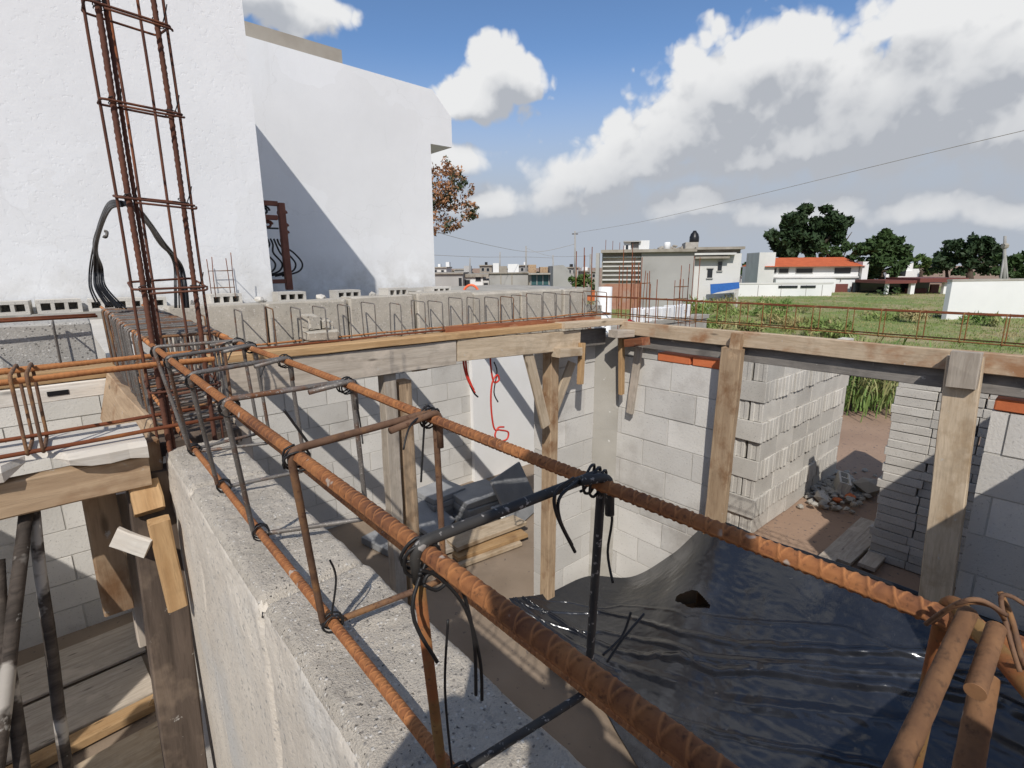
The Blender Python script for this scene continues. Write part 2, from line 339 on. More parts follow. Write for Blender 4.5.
# ---------------------------------------------------------------- ground
def sheet(name, pts, z, mat, loc=(0, 0, 0)):
    o = link(name, [(x, y, z) for x, y in pts], [tuple(range(len(pts)))], mat, loc=loc); return tag(o, kind='structure')
def rot_pts(D0, D1, s0, s1):       # quadrilateral in view-aligned ground coordinates
    return [tuple((FH*D + R0*s)[:2]) for D, s in ((D0, s0), (D0, s1), (D1, s1), (D1, s0))]
sheet('ground', [(-700, -700), (700, -700), (700, 900), (-700, 900)], 0, M.dirt)
sheet('grass_field', rot_pts(10.5, 60, -3, 60), .012, M.grass)
sheet('room_floor', [(.24, -.25), (3.1, -.25), (3.1, 2.5), (5.2, 2.55), (5.2, 5), (.24, 5)], .006, M.floor)
sheet('passage_floor', [(-4, .2), (.115, .2), (.115, 4.64), (-4, 4.64)], .006, M.floor)
# ---------------------------------------------------------------- block walls
def blockwall(name, o, u, L, z0, z1, nrm, t, mat, parent, first=.4, off0=0, depth=.004, lh=.4, ch=.2):
    # real courses: every block a slightly displaced face in front of a mortar core
    o, u, nrm = Vector(o), Vector(u), Vector(nrm); mb = MB(); core = MB()
    def bx(mbb, a, b, z_a, z_b, d0, d1, j=0):
        v = []
        for z in (z_a, z_b):
            for s, d in ((a, d0), (b, d0), (b, d1), (a, d1)):
                p = o+u*s+nrm*d; v.append((p.x, p.y, z))
        f = [(3, 2, 1, 0), (4, 5, 6, 7), (0, 1, 5, 4), (1, 2, 6, 5), (2, 3, 7, 6), (3, 0, 4, 7)]
        if u.cross(Vector((0, 0, 1))).dot(nrm) > 0: f = [tuple(reversed(q)) for q in f]
        mbb.add(v, f)
    bx(core, .002, L-.002, z0, z1-.004, -t+.004, -.001)
    row = 0; z = z1
    while z > z0+.01:
        zb = max(z0, z-ch); s = -(lh/2 if (row+off0) % 2 else 0)
        while s < L-.01:
            a, b = max(0, s), min(L, s+lh)
            if b-a > .03:
                g = random.uniform(.003, .007); d = depth+random.uniform(-.0025, .003)
                bx(mb, a+(g if a > 0 else 0), b-(g if b < L else 0), zb+random.uniform(.003, .007), z-random.uniform(.002, .005), -t-.002, d)
            s += lh
        z -= ch; row += 1
    c = core.build('mortar_core', M.mortar, parent); w = mb.build('block_courses', mat, parent); return w
def wall(name, loc, label, cat='wall', group=None): return root(name, loc, label, cat, group)
w = wall('block_wall', (3.1, 2, 0), 'whitish block wall right of the corner column, capped by two red brick pieces')
blockwall('w', (3.1, 1.52, 0), (0, 1, 0), .84, 0, 1.955, (-1, 0, 0), .12, M.lime, w, off0=0)
mb = MB(); mb.cbox((3.1-.008, 1.53, 1.957), (3.22, 1.765, 2.014), .004, 1, .0015); mb.build('brick', M.brick, w)
mb = MB(); mb.cbox((3.1-.006, 1.785, 1.957), (3.22, 2.03, 2.012), .004, 1, .0015); mb.build('brick', M.brick, w)
mb = MB(); mb.box((3.105, 2.04, 1.957), (3.22, 2.36, 2.03), .004); mb.build('mortar_bed', M.mortar, w)
w = wall('block_wall', (3.1, 0, 0), 'whitish block wall at the right edge, in half shadow beside the stack of thin blocks')
blockwall('w', (3.1, -.37, 0), (0, 1, 0), .66, 0, 1.955, (-1, 0, 0), .12, M.lime, w, off0=1)
mb = MB(); mb.cbox((3.092, -.3, 1.957), (3.22, .285, 2.012), .004, 1, .0015); mb.build('brick', M.brick, w)
w = wall('block_wall', (2.75, 2.5, 0), 'narrow whitish block wall between the timber post and the concrete corner column')
blockwall('w', (2.47, 2.5, 0), (1, 0, 0), .52, 0, 2.1, (0, -1, 0), .12, M.lime, w)
w = wall('block_wall', (1.9, 4.9, 0), 'sunlit block wall at the back, striped by slanting shadows behind the long beam')
blockwall('w', (.24, 4.9, 0), (1, 0, 0), 3.32, 0, 2.3, (0, -1, 0), .14, M.lime, w)
mb = MB(); mb.box((3.56, 4.84, 0), (5.3, 5.04, 2.3)); w = mb.build('rendered_wall', M.white2, loc=(4.4, 4.9, 0)); tag(w, 'smooth limewashed wall behind the hanging red hoses, right of the striped block wall', 'wall')
mb = MB(); mb.box((.12, 2.62, 0), (.24, 4.88, 2.25)); w = mb.build('partition_wall', M.blk, loc=(.18, 3.7, 0)); tag(w, 'grey partition wall running back under the bunched stirrups', 'wall')
w = wall('block_wall', (1.6, -.3, 0), 'grey block wall beside the photographer, closing the tarp-covered room', 'wall')
blockwall('w', (.24, -.25, 0), (1, 0, 0), 2.0, 0, 1.5, (0, 1, 0), .12, M.blk, w); blockwall('w', (2.24, -.25, 0), (1, 0, 0), .86, 0, 2.25, (0, 1, 0), .12, M.blk, w); blockwall('w', (3.23, -.25, 0), (1, 0, 0), 2.2, 0, 2.45, (0, 1, 0), .12, M.blk, w)  # unseen wall, its heights stepped to place the shadow edges it casts
w = wall('block_wall', (-1.5, 4.64, 0), 'shadowed block wall seen under the left beam at the lower left edge')
blockwall('w', (-4, 4.64, 0), (1, 0, 0), 4.115, 0, 2.2, (0, -1, 0), .12, M.lime, w, off0=1)
w = wall('block_wall', (-1.56, 2, 0), 'shadow-casting grey side wall of the passage, left of the picture')
blockwall('w', (-1.5, -.6, 0), (0, 1, 0), 2.45, 0, 2.18, (1, 0, 0), .12, M.blk, w); blockwall('w', (-1.5, 1.85, 0), (0, 1, 0), .34, 0, 1.62, (1, 0, 0), .12, M.blk, w); blockwall('w', (-1.5, 2.19, 0), (0, 1, 0), 2.44, 0, 2.18, (1, 0, 0), .12, M.blk, w)
w = wall('block_wall', (6.2, .95, 0), 'added grey block wall hidden behind the thin-block stack, casting shade on the path')
blockwall('w', (5.46, .9, 0), (1, 0, 0), 1.6, 0, 1.62, (0, 1, 0), .12, M.blk, w)  # unseen wall added to throw shade onto the path
# the neighbour's low wall beyond the corner
mb = MB(); mb.box((3.24, 3.0, 0), (5.5, 3.14, 2.02), .003); mb.box((3.22, 2.985, 2.02), (5.52, 3.155, 2.06), .004)
w = mb.build('low_wall', M.conc, loc=(4.3, 3.05, 0)); tag(w, 'low beige rendered wall below the white foam blocks beyond the corner', 'wall')
# corner column
v = [(2.975, 2.495), (3.095, 2.355), (3.2, 2.355), (3.2, 2.62), (2.975, 2.62)]
V = []; F = []
ns = 26
for i in range(ns+1):
    z = 2.09*i/ns
    for k, (x, y) in enumerate(v): V.append((x+.006*noise.noise(Vector((z*3, k*3, 1))), y+.006*noise.noise(Vector((z*3, k*3, 5))), z))
for i in range(ns):
    for k in range(5): F.append((i*5+k, i*5+(k+1) % 5, i*5+5+(k+1) % 5, i*5+5+k))
F.append((4, 3, 2, 1, 0)); F.append(tuple(ns*5+k for k in range(5)))
tag(link('concrete_column', V, F, M.conc, loc=(3.08, 2.45, 0)), 'grey cast concrete corner column with rough edges below the beam joint', 'column')
# ---------------------------------------------------------------- near wall with coarse top
def near_wall():
    x0, x1, zt = .115, .24, 2.25
    prof = [(x0, z) for z in (0, .7, 1.2, 1.5, 1.7, 1.85, 1.95, 2.02, 2.06, 2.1, 2.13)]
    prof += [(x0, 2.15+.006*i) for i in range(15)]
    prof += [(x0+.002, 2.241), (x0+.006, 2.247)]
    prof += [(x0+.01+i*.0035, zt) for i in range(31)]
    prof += [(x1-.004, 2.246), (x1, 2.24)] + [(x1, 2.23-.01*i) for i in range(10)] + [(x1, z) for z in (2.1, 2.0, 1.85, 1.6, 1.2, .6, 0)]
    ys = np.arange(-.5, 1.2, .0038); n = len(prof); V = []; F = []
    joints = (1.35, .95, .555, .16, -.235)
    for y in ys:
        dj = min(abs(y-j+.006*noise.noise(Vector((y*3, 0, 2)))) for j in joints)
        bl = sum(1 for j in joints if y > j); 
        tilt = .004*noise.noise(Vector((bl*5.3, 1, 2))); sh = .004*noise.noise(Vector((bl*7.1, 8, 2)))
        g = .013*math.exp(-(dj/.0065)**2)
        for i, (x, z) in enumerate(prof):
            p = Vector((x, y, z))
            side = z < 2.235
            a = noise.noise(p*16)*.0035 + noise.noise(p*60)*.0016 + (noise.noise(p*170)*.0016+max(0, noise.noise(p*120+Vector((7, 3, 1)))-.35)*-.008 if z > 2.225 else noise.noise(p*90)*.0006)
            gg = g*(.4 if (side and x < .15) else 1)
            if not side: V.append((x+sh, y, z+tilt+a-gg+.5*max(0, noise.noise(p*45)-.45)*.01*-1))
            elif x < .15:
                e = .012*max(0, noise.noise(Vector((y*14, z*9, 3)))) * max(0, min(1, (z-2.05)/.18))
                V.append((x+sh-a*.8+gg+e*.5, y, z+(tilt if z > 2.1 else 0)))
            else: V.append((x+sh+a*1.3-gg, y, z+(tilt if z > 2.1 else 0)))
    for j in range(len(ys)-1):
        for i in range(n-1): F.append((j*n+i, j*n+i+1, (j+1)*n+i+1, (j+1)*n+i))
    F.append(tuple(reversed(range(n)))); F.append(tuple((len(ys)-1)*n+i for i in range(n)))
    F = [tuple(reversed(f)) for f in F]
    mi = []
    for f in F:
        c = [V[q] for q in f]; mi.append(1 if max(q[0] for q in c) < .135 and min(q[2] for q in c) < 2.236 else 0)
    return link('block_wall', V, F, None, smooth=True, loc=(.18, .3, 0), mats=[M.nearblk, M.plaster], mi=mi)
tag(near_wall(), 'rough grey block wall in the foreground under the rusty beam cage', 'wall')
# ---------------------------------------------------------------- rebar cages
def fillet(corners, r, n=5, closed=True):
    P = [Vector(c) for c in corners]; out = []; N_ = len(P)
    for i in range(N_):
        if not closed and i in (0, N_-1): out.append(P[i]); continue
        a, b, c = P[i-1], P[i], P[(i+1) % N_]
        d1 = (a-b).normalized(); d2 = (c-b).normalized(); rr = min(r, (a-b).length/2.1, (c-b).length/2.1)
        p, q = b+d1*rr, b+d2*rr
        for k in range(n+1):
            t = k/n; out.append((p*(1-t)**2+b*2*t*(1-t)+q*t*t))
    return out
def stirrup(parent, corners, r, mat, hook=None, seg=8, bend=.012):
    mb = MB(); mb.tube(fillet(corners, bend), r, seg, closed=True)
    if hook:
        for pts in hook: mb.tube(fillet(pts, bend, closed=False), r, seg)
    return mb.build('stirrup', mat, parent, smooth=True)
def wire_tie(mb, c, r, ax, n=2.2, wr=.0011, tails=None):
    par = None
    if not isinstance(mb, MB): par = mb; mb = MB()
    # a few turns of tie wire round a crossing, with loose tails
    c = Vector(c); ax = Vector(ax).normalized(); u = ax.orthogonal().normalized(); w = ax.cross(u); pts = []
    k = int(n*14); ph = random.uniform(0, 6)
    for i in range(k+1):
        a = ph+2*math.pi*n*i/k
        pts.append(c+ax*((i/k-.5)*.012)+u*math.cos(a)*r*random.uniform(.97, 1.1)+w*math.sin(a)*r*random.uniform(.97, 1.1))
    mb.tube(pts, wr, 6)
    for t in (tails or []): mb.tube(spline([c+u*r]+[c+Vector(q) for q in t], 5), wr, 6)
    if par: mb.build('tie_wire', M.wire, par, smooth=True)
cage = root('beam_cage', (.185, .6, 2.37), 'rusty reinforcement cage of ribbed bars running over the near block wall', 'rebar cage')
AX, BX, CX, DX = .121, .252, .151, .268; ZT, ZB = 2.46, 2.272
def wob(x, z, y, s): return (x+.0022*noise.noise(Vector((y*2.2, s, 0))), y, z+.0022*noise.noise(Vector((y*2.2, s, 7))))
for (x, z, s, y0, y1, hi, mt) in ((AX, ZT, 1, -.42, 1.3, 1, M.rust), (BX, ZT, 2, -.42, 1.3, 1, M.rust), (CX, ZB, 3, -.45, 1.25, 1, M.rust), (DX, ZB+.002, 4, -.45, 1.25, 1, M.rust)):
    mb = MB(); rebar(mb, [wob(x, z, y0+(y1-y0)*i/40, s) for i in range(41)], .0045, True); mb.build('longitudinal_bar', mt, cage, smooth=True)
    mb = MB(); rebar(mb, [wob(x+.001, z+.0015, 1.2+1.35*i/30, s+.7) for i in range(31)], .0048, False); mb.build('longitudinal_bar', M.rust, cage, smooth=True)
RS = .0032; g = .0049+RS
sty = [(1.113, 1.1, 1.1), (.966, 1.02, 1.085), (.785, .83, .868), (.599, .6, .675), (.392, .412, .445), (.209, .207, .24)]
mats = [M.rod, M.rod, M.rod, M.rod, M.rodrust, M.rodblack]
ties = cage
for k, (ya, yb, yc) in enumerate(sty):
    mt = mats[k]
    A = (AX-g*.7, ya, ZT+g*.7); B = (BX+g*.7, yb, ZT+g*.7); D = (DX+g*.6, yb+.02, ZB-.004); C_ = (CX-g*.8, yc, ZB-.004)
    mb = MB()
    if k == 5:  # shade put into the black of this dark rod's arm; sunlit leg yellow
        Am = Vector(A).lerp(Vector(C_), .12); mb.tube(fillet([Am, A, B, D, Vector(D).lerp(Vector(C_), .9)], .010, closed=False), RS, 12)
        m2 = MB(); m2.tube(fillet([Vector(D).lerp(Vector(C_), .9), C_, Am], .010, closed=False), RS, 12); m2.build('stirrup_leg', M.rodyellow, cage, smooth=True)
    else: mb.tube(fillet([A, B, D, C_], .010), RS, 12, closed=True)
    if k != 5:
        mb.tube(fillet([(BX+g*.8, yb-.006, ZT-.03), (BX+g*.75, yb-.006, ZT+g*.8), (BX-.05, (yb*2+ya)/3-.008, ZT+g*.9-.006)], .009, closed=False), RS, 10)
    else:
        mb.tube(fillet([(BX+g*.6, yb-.008, ZT-.022), (BX+g*.6, yb-.007, ZT+g*.6), (BX-.02, yb-.004, ZT+g)], .008, closed=False), RS, 10)
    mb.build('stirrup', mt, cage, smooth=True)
    wire_tie(ties, (AX, ya+.004, ZT-.004), .0095, (.3, 1, .3), 2.3, .0010, [[(-.012, -.01, -.02), (-.004, -.018, -.05)]] if k == 5 else None)
    wire_tie(ties, (BX, yb+.003, ZT), .0098, (-.3, 1, .2), 2.6, .0010, [[(.006, -.012, -.02), (.012, -.005, -.055), (.010, -.012, -.075)]] if k in (3, 5) else [[(-.03, -.02, .004), (-.045, -.03, -.014)]])
    wire_tie(ties, (CX, yc-.006, ZB), .0092, (.2, 1, 0), 2, .0011)
# tie wires that hang and stick out on the near stirrups
def w3(*q): return [hit(x, y, 'y', Y) for (x, y, Y) in q]
mb = MB(); mb.tube(spline(w3((420, 570, .20), (440, 578, .2), (466, 610, .2), (480, 660, .2), (482, 700, .2))), .0010, 6); mb.build('tie_wire', M.wire, cage, smooth=True)
mb = MB(); mb.tube(spline(w3((418, 574, .205), (445, 573, .2), (462, 590, .2), (474, 640, .2), (476, 695, .2))), .0010, 6); mb.build('tie_wire', M.wire, cage, smooth=True)
mb = MB(); mb.tube(spline(w3((424, 585, .2), (436, 590, .2), (446, 582, .2), (440, 572, .2), (428, 575, .2), (424, 583, .2)), 6), .0010, 6); mb.build('tie_wire', M.wire, cage, smooth=True)
mb = MB(); mb.tube(spline(w3((448, 620, .23), (445, 690, .23), (452, 768, .225))), .0008, 6); mb.build('tie_wire', M.wire, cage, smooth=True)
mb = MB(); mb.tube(spline(w3((574, 478, .2), (556, 492, .2), (557, 515, .2), (575, 552, .2))), .0011, 6); mb.build('tie_wire', M.wire, cage, smooth=True)
mb = MB(); mb.tube(spline(w3((580, 480, .205), (560, 497, .2), (560, 520, .2), (572, 545, .2))), .0011, 6); mb.build('tie_wire', M.wire, cage, smooth=True)
mb = MB(); mb.tube(spline(w3((607, 662, .25), (622, 640, .25), (644, 614, .25))), .0013, 6); mb.build('tie_wire', M.wire, cage, smooth=True)
mb = MB(); mb.tube(spline(w3((603, 655, .25), (622, 636, .25), (631, 612, .25))), .0013, 6); mb.build('tie_wire', M.wire, cage, smooth=True)
mb = MB(); mb.tube(spline(w3((426, 405, .41), (424, 430, .41), (421, 482, .41))), .0010, 6); mb.build('tie_wire', M.wire, cage, smooth=True)
mb = MB(); mb.tube(spline(w3((312, 448, .5), (295, 425, .5), (284, 410, .5))), .0013, 6); mb.build('tie_wire', M.wire, cage, smooth=True)
mb = MB(); mb.tube(spline(w3((330, 625, .44), (336, 580, .44), (330, 560, .44))), .0010, 6); mb.build('tie_wire', M.wire, cage, smooth=True)
# the closest stirrup: both hooked ends lie side by side over the right bar
mb = MB(); Y = .012; r = .0034; gg = .0049+r
mb.tube(fillet([(BX+gg, Y+.016, 2.24), (BX+gg, Y+.014, ZT+gg*.7), (AX-gg, Y-.08, ZT+gg)], .010, closed=False), r, 14)
mb.build('stirrup', M.rodyellow, cage, smooth=True)
def barend(p0, p1, r, mat):
    # sawn end of a rusty rod
    n = 160; d = (p1-p0).normalized(); pts = [p0+(p1-p0)*(i/n) for i in range(n+1)]; rr = [r*(1+.02*noise.noise(Vector((i*.12, 7, 0)))) for i in range(n+1)]
    rr[0] = r*.94; rr[1] = r; pts[1] = pts[0]+d*r*.06
    mb = MB(); mb.tube(pts, rr, 22, rfun=lambda i, q: 1+.03*noise.noise(Vector((math.cos(q)*1.5, math.sin(q)*1.5, i*.06)))); o = mb.build('stirrup_hook', mat, cage, smooth=True)
    for p in o.data.polygons:
        if len(p.vertices) > 4: p.use_smooth = False
    return o
barend(hit(968, 612, 'z', 2.487), hit(888, 790, 'z', 2.470), .0027, M.rodscale)
barend(hit(996, 628, 'z', 2.482), hit(975, 692, 'z', 2.477), .0027, M.rodscale)
barend(hit(986, 676, 'z', 2.462), hit(962, 800, 'z', 2.438), .0038, M.rodscale)
mb = MB(); mb.tube(spline([hit(926, 624, 'z', 2.477), hit(950, 608, 'z', 2.492), hit(975, 602, 'z', 2.497), hit(1000, 612, 'z', 2.49), hit(1012, 640, 'z', 2.47)], 6), .0008, 6); mb.build('tie_wire', M.rodrust, cage, smooth=True)
mb = MB(); mb.tube(spline([hit(932, 622, 'z', 2.478), hit(955, 605, 'z', 2.494), hit(980, 600, 'z', 2.499), hit(1006, 615, 'z', 2.49)], 6), .0008, 6); mb.build('tie_wire', M.rodrust, cage, smooth=True)
mb = MB(); mb.tube(spline([hit(1000, 592, 'z', 2.49), hit(1012, 620, 'z', 2.482), hit(1022, 660, 'z', 2.475), hit(1030, 668, 'z', 2.47)], 6), .0009, 6); mb.build('tie_wire', M.rodrust, cage, smooth=True)
mb = MB(); mb.tube(spline([hit(1030, 608, 'z', 2.49), hit(1010, 596, 'z', 2.492), hit(1001, 600, 'z', 2.49), hit(1010, 640, 'z', 2.48), hit(1020, 672, 'z', 2.473)], 6), .0008, 6); mb.build('tie_wire', M.rodrust, cage, smooth=True)
# stirrups pushed together over the far half of the cage
for k in range(27):
    y = 1.27+k*.042+random.uniform(-.010, .010); tl = random.uniform(-.012, .012); dx = random.uniform(-.004, .004)
    stirrup(cage, [(.113+dx, y, ZT+.006), (.262+dx, y+tl, ZT+.006), (.265+dx, y+tl+.01, 2.275), (.118+dx, y+.012, 2.272)], .0032, M.rod if k % 4 else M.rodrust, seg=6)
# column cage
col = root('column_cage', (.17, 1.22, 0), 'tall rusty column cage of bars and ties rising at the left', 'rebar cage')
def vbar(x, y, z0, z1, r, mt, hi=True, dx=0, dy=0):
    mb = MB(); n = 24; P = [(x+dx*i/n+.003*noise.noise(Vector((i*.2, x*40, 0))), y+dy*i/n+.003*noise.noise(Vector((i*.2, y*40, 4))), z0+(z1-z0)*i/n) for i in range(n+1)]
    if hi: rebar(mb, P, r, True, pitch=.011, h=.2, step=.003, seg=10)
    else: mb.tube(P, r, 6)
    mb.build('vertical_bar', mt, col, smooth=True)
vbar(.124, 1.19, 1.9, 3.6, .0050, M.rustmaroon); vbar(.209, 1.21, 1.9, 3.6, .0046, M.rustmaroon)
vbar(.132, 1.20, 1.9, 3.6, .0036, M.rustmaroon, dx=.003)
vbar(.110, 1.235, 2.0, 3.6, .0026, M.rustmaroon, False); vbar(.226, 1.22, 2.0, 3.6, .0026, M.rustmaroon, False)
vbar(.196, 1.28, 2.0, 3.6, .0026, M.rustmaroon, False); vbar(.152, 1.30, 2.0, 3.6, .0026, M.rustmaroon, False)
for k, z in enumerate((2.37, 2.565, 2.725, 2.883, 3.03, 3.19)):
    mt = M.rustmaroon
    mb = MB(); t = random.uniform(-.006, .006)
    mb.tube(fillet([(.105, 1.176, z), (.227, 1.19, z-.004+t), (.222, 1.30, z+.012+t), (.108, 1.27, z+.012)], .012), .0022, 8, closed=True)
    mb.tube(fillet([(.13, 1.172, z-.008), (.227, 1.186, z-.010+t), (.232, 1.21, z-.004+t)], .01, closed=False), .0020, 8)
    mb.build('stirrup', mt, col, smooth=True)
    tw = col; wire_tie(tw, (.126, 1.19, z), .009, (0, .2, 1), 1.8, .0009, [[(.01, -.015, .02)]]); wire_tie(tw, (.210, 1.205, z), .0085, (.2, 0, 1), 1.8, .0009, [[(.012, -.012, .018), (.015, -.014, .03)]])
# left beam cage
lc = root('beam_cage', (-1, 1.2, 2.37), 'rusty beam cage crossing the left edge above the chalky plank', 'rebar cage')
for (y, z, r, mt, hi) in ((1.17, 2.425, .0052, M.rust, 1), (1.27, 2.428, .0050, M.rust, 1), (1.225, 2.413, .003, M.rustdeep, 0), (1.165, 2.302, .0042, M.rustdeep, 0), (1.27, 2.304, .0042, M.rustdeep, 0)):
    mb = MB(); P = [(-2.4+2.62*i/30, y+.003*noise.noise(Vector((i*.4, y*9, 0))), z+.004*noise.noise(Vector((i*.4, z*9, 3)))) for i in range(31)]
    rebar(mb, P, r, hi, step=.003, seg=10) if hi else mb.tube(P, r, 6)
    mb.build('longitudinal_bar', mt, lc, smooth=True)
for x in (-1.6, -1.35, -1.1, -.85, -.6, -.34, -.078, -.058):
    stirrup(lc, [(x, 1.158, 2.434), (x+.004, 1.282, 2.436), (x+.004, 1.28, 2.297), (x, 1.16, 2.296)], .0030, M.rodrust, seg=6)
# long far beam cages
def fcage(x0, x1, label, step, mt, tilt=0, y0=2.42, y1=2.545, xs=None):
    c = root('beam_cage', ((x0+x1)/2, 2.48, 2.3), label, 'rebar cage')
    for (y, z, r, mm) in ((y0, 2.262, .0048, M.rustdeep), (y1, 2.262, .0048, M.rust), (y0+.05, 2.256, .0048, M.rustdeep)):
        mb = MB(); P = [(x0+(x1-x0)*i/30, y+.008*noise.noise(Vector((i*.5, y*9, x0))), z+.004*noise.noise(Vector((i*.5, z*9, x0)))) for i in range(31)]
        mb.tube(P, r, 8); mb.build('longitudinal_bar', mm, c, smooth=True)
    x = x0+.1
    while x < x1-.05:
        a = random.uniform(-.012, .012); h = 2.42+random.uniform(-.008, .008)
        stirrup(c, [(x, y0, h), (x+a, y1+.012, h+.004), (x+a*.5, y1+.01, 2.252), (x, y0, 2.252)], .0031, mt if random.random() < .8 else M.rodrust, seg=6)
        x += step*random.uniform(.86, 1.14)
    return c
fc = fcage(.34, 3.05, 'open row of grey stirrups on rusty bars along the long beam before the beige blocks', .128, M.rod)
fc = fcage(-2.4, .05, 'rusty bars and slanting stirrups before the popcorn-textured blocks at far left', .25, M.rod)
mb = MB()
for y in (2.43, 2.53):
    mb2 = MB(); mb2.tube([(-2.4+i*.25, y, 2.437+.003*noise.noise(Vector((i, y, 0)))) for i in range(11)], .0048, 8); mb2.build('longitudinal_bar', M.rustdeep, fc, smooth=True)
# right beam cage
rc = root('beam_cage', (3.17, 1, 2.3), 'thin yellowish rusty cage along the right beam with grass showing through', 'rebar cage')
for (x, z) in ((3.12, 2.372), (3.22, 2.370), (3.12, 2.245), (3.22, 2.245)):
    mb = MB(); mb.tube([(x+.003*noise.noise(Vector((i*.7, x, 2))), -.4+3.3*i/20, z+.004*noise.noise(Vector((i*.7, z, x)))) for i in range(21)], .0036, 6); mb.build('longitudinal_bar', M.rodyellow if z < 2.3 else M.rustdeep, rc, smooth=True)
y = -.3
while y < 2.6:
    a = random.uniform(-.01, .01)
    stirrup(rc, [(3.116, y, 2.376), (3.224, y+a, 2.374), (3.224, y+a, 2.238), (3.116, y, 2.24)], .0028, M.rodyellow, seg=6); y += random.uniform(.13, .17)
# corner starter bars
def starter(x, y, z0, z1, s, label, n=3, r=.0034):
    c = root('column_cage', (x, y, z0), label, 'rebar cage')
    for dx in (-s, s):
        for dy in (-s, s):
            mb = MB(); h = z1+random.uniform(-.06, .06); mb.tube([(x+dx+random.uniform(-.004, .004), y+dy, z0), (x+dx, y+dy, (z0+h)/2), (x+dx+random.uniform(-.01, .01), y+dy+random.uniform(-.01, .01), h)], r, 6); mb.build('vertical_bar', M.rustdeep, c, smooth=True)
    for k in range(n):
        z = z0+(z1-z0)*(k+.6)/(n+.4); stirrup(c, [(x-s-.006, y-s-.006, z), (x+s+.006, y-s-.006, z+.004), (x+s+.006, y+s+.006, z), (x-s-.006, y+s+.006, z)], .003, M.rodrust, seg=6)
    return c
starter(3.33, 2.47, 0, 2.60, .05, 'rusty column starter bars right of the white pipe at the corner')
starter(3.62, 2.5, 0, 2.52, .05, 'thin rusty starter bars in front of the white foam blocks')
starter(4.35, 3.07, 2.05, 2.55, .05, 'rusty starter bars on the low beige wall behind the foam blocks')
starter(3.95, 2.9, 0, 2.72, .06, 'tall thin bar cage standing free before the left foam blocks'); starter(4.75, 2.8, 0, 2.66, .06, 'tall thin bar cage standing free before the right foam blocks'); starter(3.25, 2.86, 0, 2.74, .045, 'tall thin bar cage just behind the white drain pipe')
starter(5.05, 3.07, 2.05, 2.48, .05, 'rusty starter bars near the right end of the low beige wall')
starter(1.09, 5.08, 2.36, 2.70, .075, 'small thin bar cage standing before the white stippled wall', 2, .0035)
def rock(mb, c, r, flat=.7, n=1):
    ico = [Vector(v).normalized() for v in ((0, 1, 1.618), (0, -1, 1.618), (0, 1, -1.618), (0, -1, -1.618), (1, 1.618, 0), (-1, 1.618, 0), (1, -1.618, 0), (-1, -1.618, 0), (1.618, 0, 1), (-1.618, 0, 1), (1.618, 0, -1), (-1.618, 0, -1))]
    fc_ = [(0, 1, 8), (0, 9, 1), (0, 8, 4), (0, 4, 5), (0, 5, 9), (1, 6, 8), (1, 7, 6), (1, 9, 7), (2, 3, 11), (2, 10, 3), (2, 4, 10), (2, 5, 4), (2, 11, 5), (3, 6, 7), (3, 10, 6), (3, 7, 11), (4, 8, 10), (6, 10, 8), (5, 11, 9), (7, 9, 11)]
    A = Matrix.Rotation(random.uniform(0, 6), 3, (random.random(), random.random(), random.random()+.1))
    V = []
    for v in ico:
        q = (A @ v)*r*random.uniform(.7, 1.25); V.append((c[0]+q.x, c[1]+q.y, c[2]+q.z*flat))
    mb.add(V, fc_)
# ---------------------------------------------------------------- formwork and props
def T(*a, **k): return timber(*a, **k)
def PY(x, y, Y): return hit(x, y, 'y', Y)
# right beam
T('plank', (3.05, 2.32, 2.166), (3.05, -.45, 2.172), .042, .092, M.wmix, label='long brown-stained plank on edge along the top of the right beam', cat='plank')
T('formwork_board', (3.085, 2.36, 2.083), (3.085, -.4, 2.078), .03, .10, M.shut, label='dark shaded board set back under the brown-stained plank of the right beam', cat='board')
# right posts
def P3(x, y, X): return hit(x, y, 'x', X)
pa, pb = P3(733, 348, 3.0), P3(711, 560, 3.03); pb2 = pb + (pb-pa)*(.45)
pb2 = pa + (pb-pa)*((pa.z-.01)/(pa.z-pb.z))
T('timber_post', pa, pb2, .05, .125, M.wbrown, up=(0, 1, 0), label='brown timber post propping the right beam at the block wall end, beside the block stack', cat='post')
T('timber_block', P3(738, 333, 3.0), P3(734, 359, 3.0), .05, .062, M.wbrown, up=(0, 1, 0), label='short brown offcut nailed over the right plank above the left post', cat='offcut')
qa, qb = P3(966, 356, 3.0), P3(937, 588, 3.0); qc = qa+(qb-qa)*((qa.z-.01)/(qa.z-qb.z))
T('timber_post', qa, qc, .05, .125, M.wpale, up=(0, 1, 0), label='pale timber post propping the right beam in front of the thin-block stack', cat='post')
T('timber_block', P3(967, 352, 2.95), P3(961, 387, 2.955), .045, .105, M.wgrey, up=(0, 1, 0), label='grey offcut with two nails fixed over the head of the right post', cat='offcut')
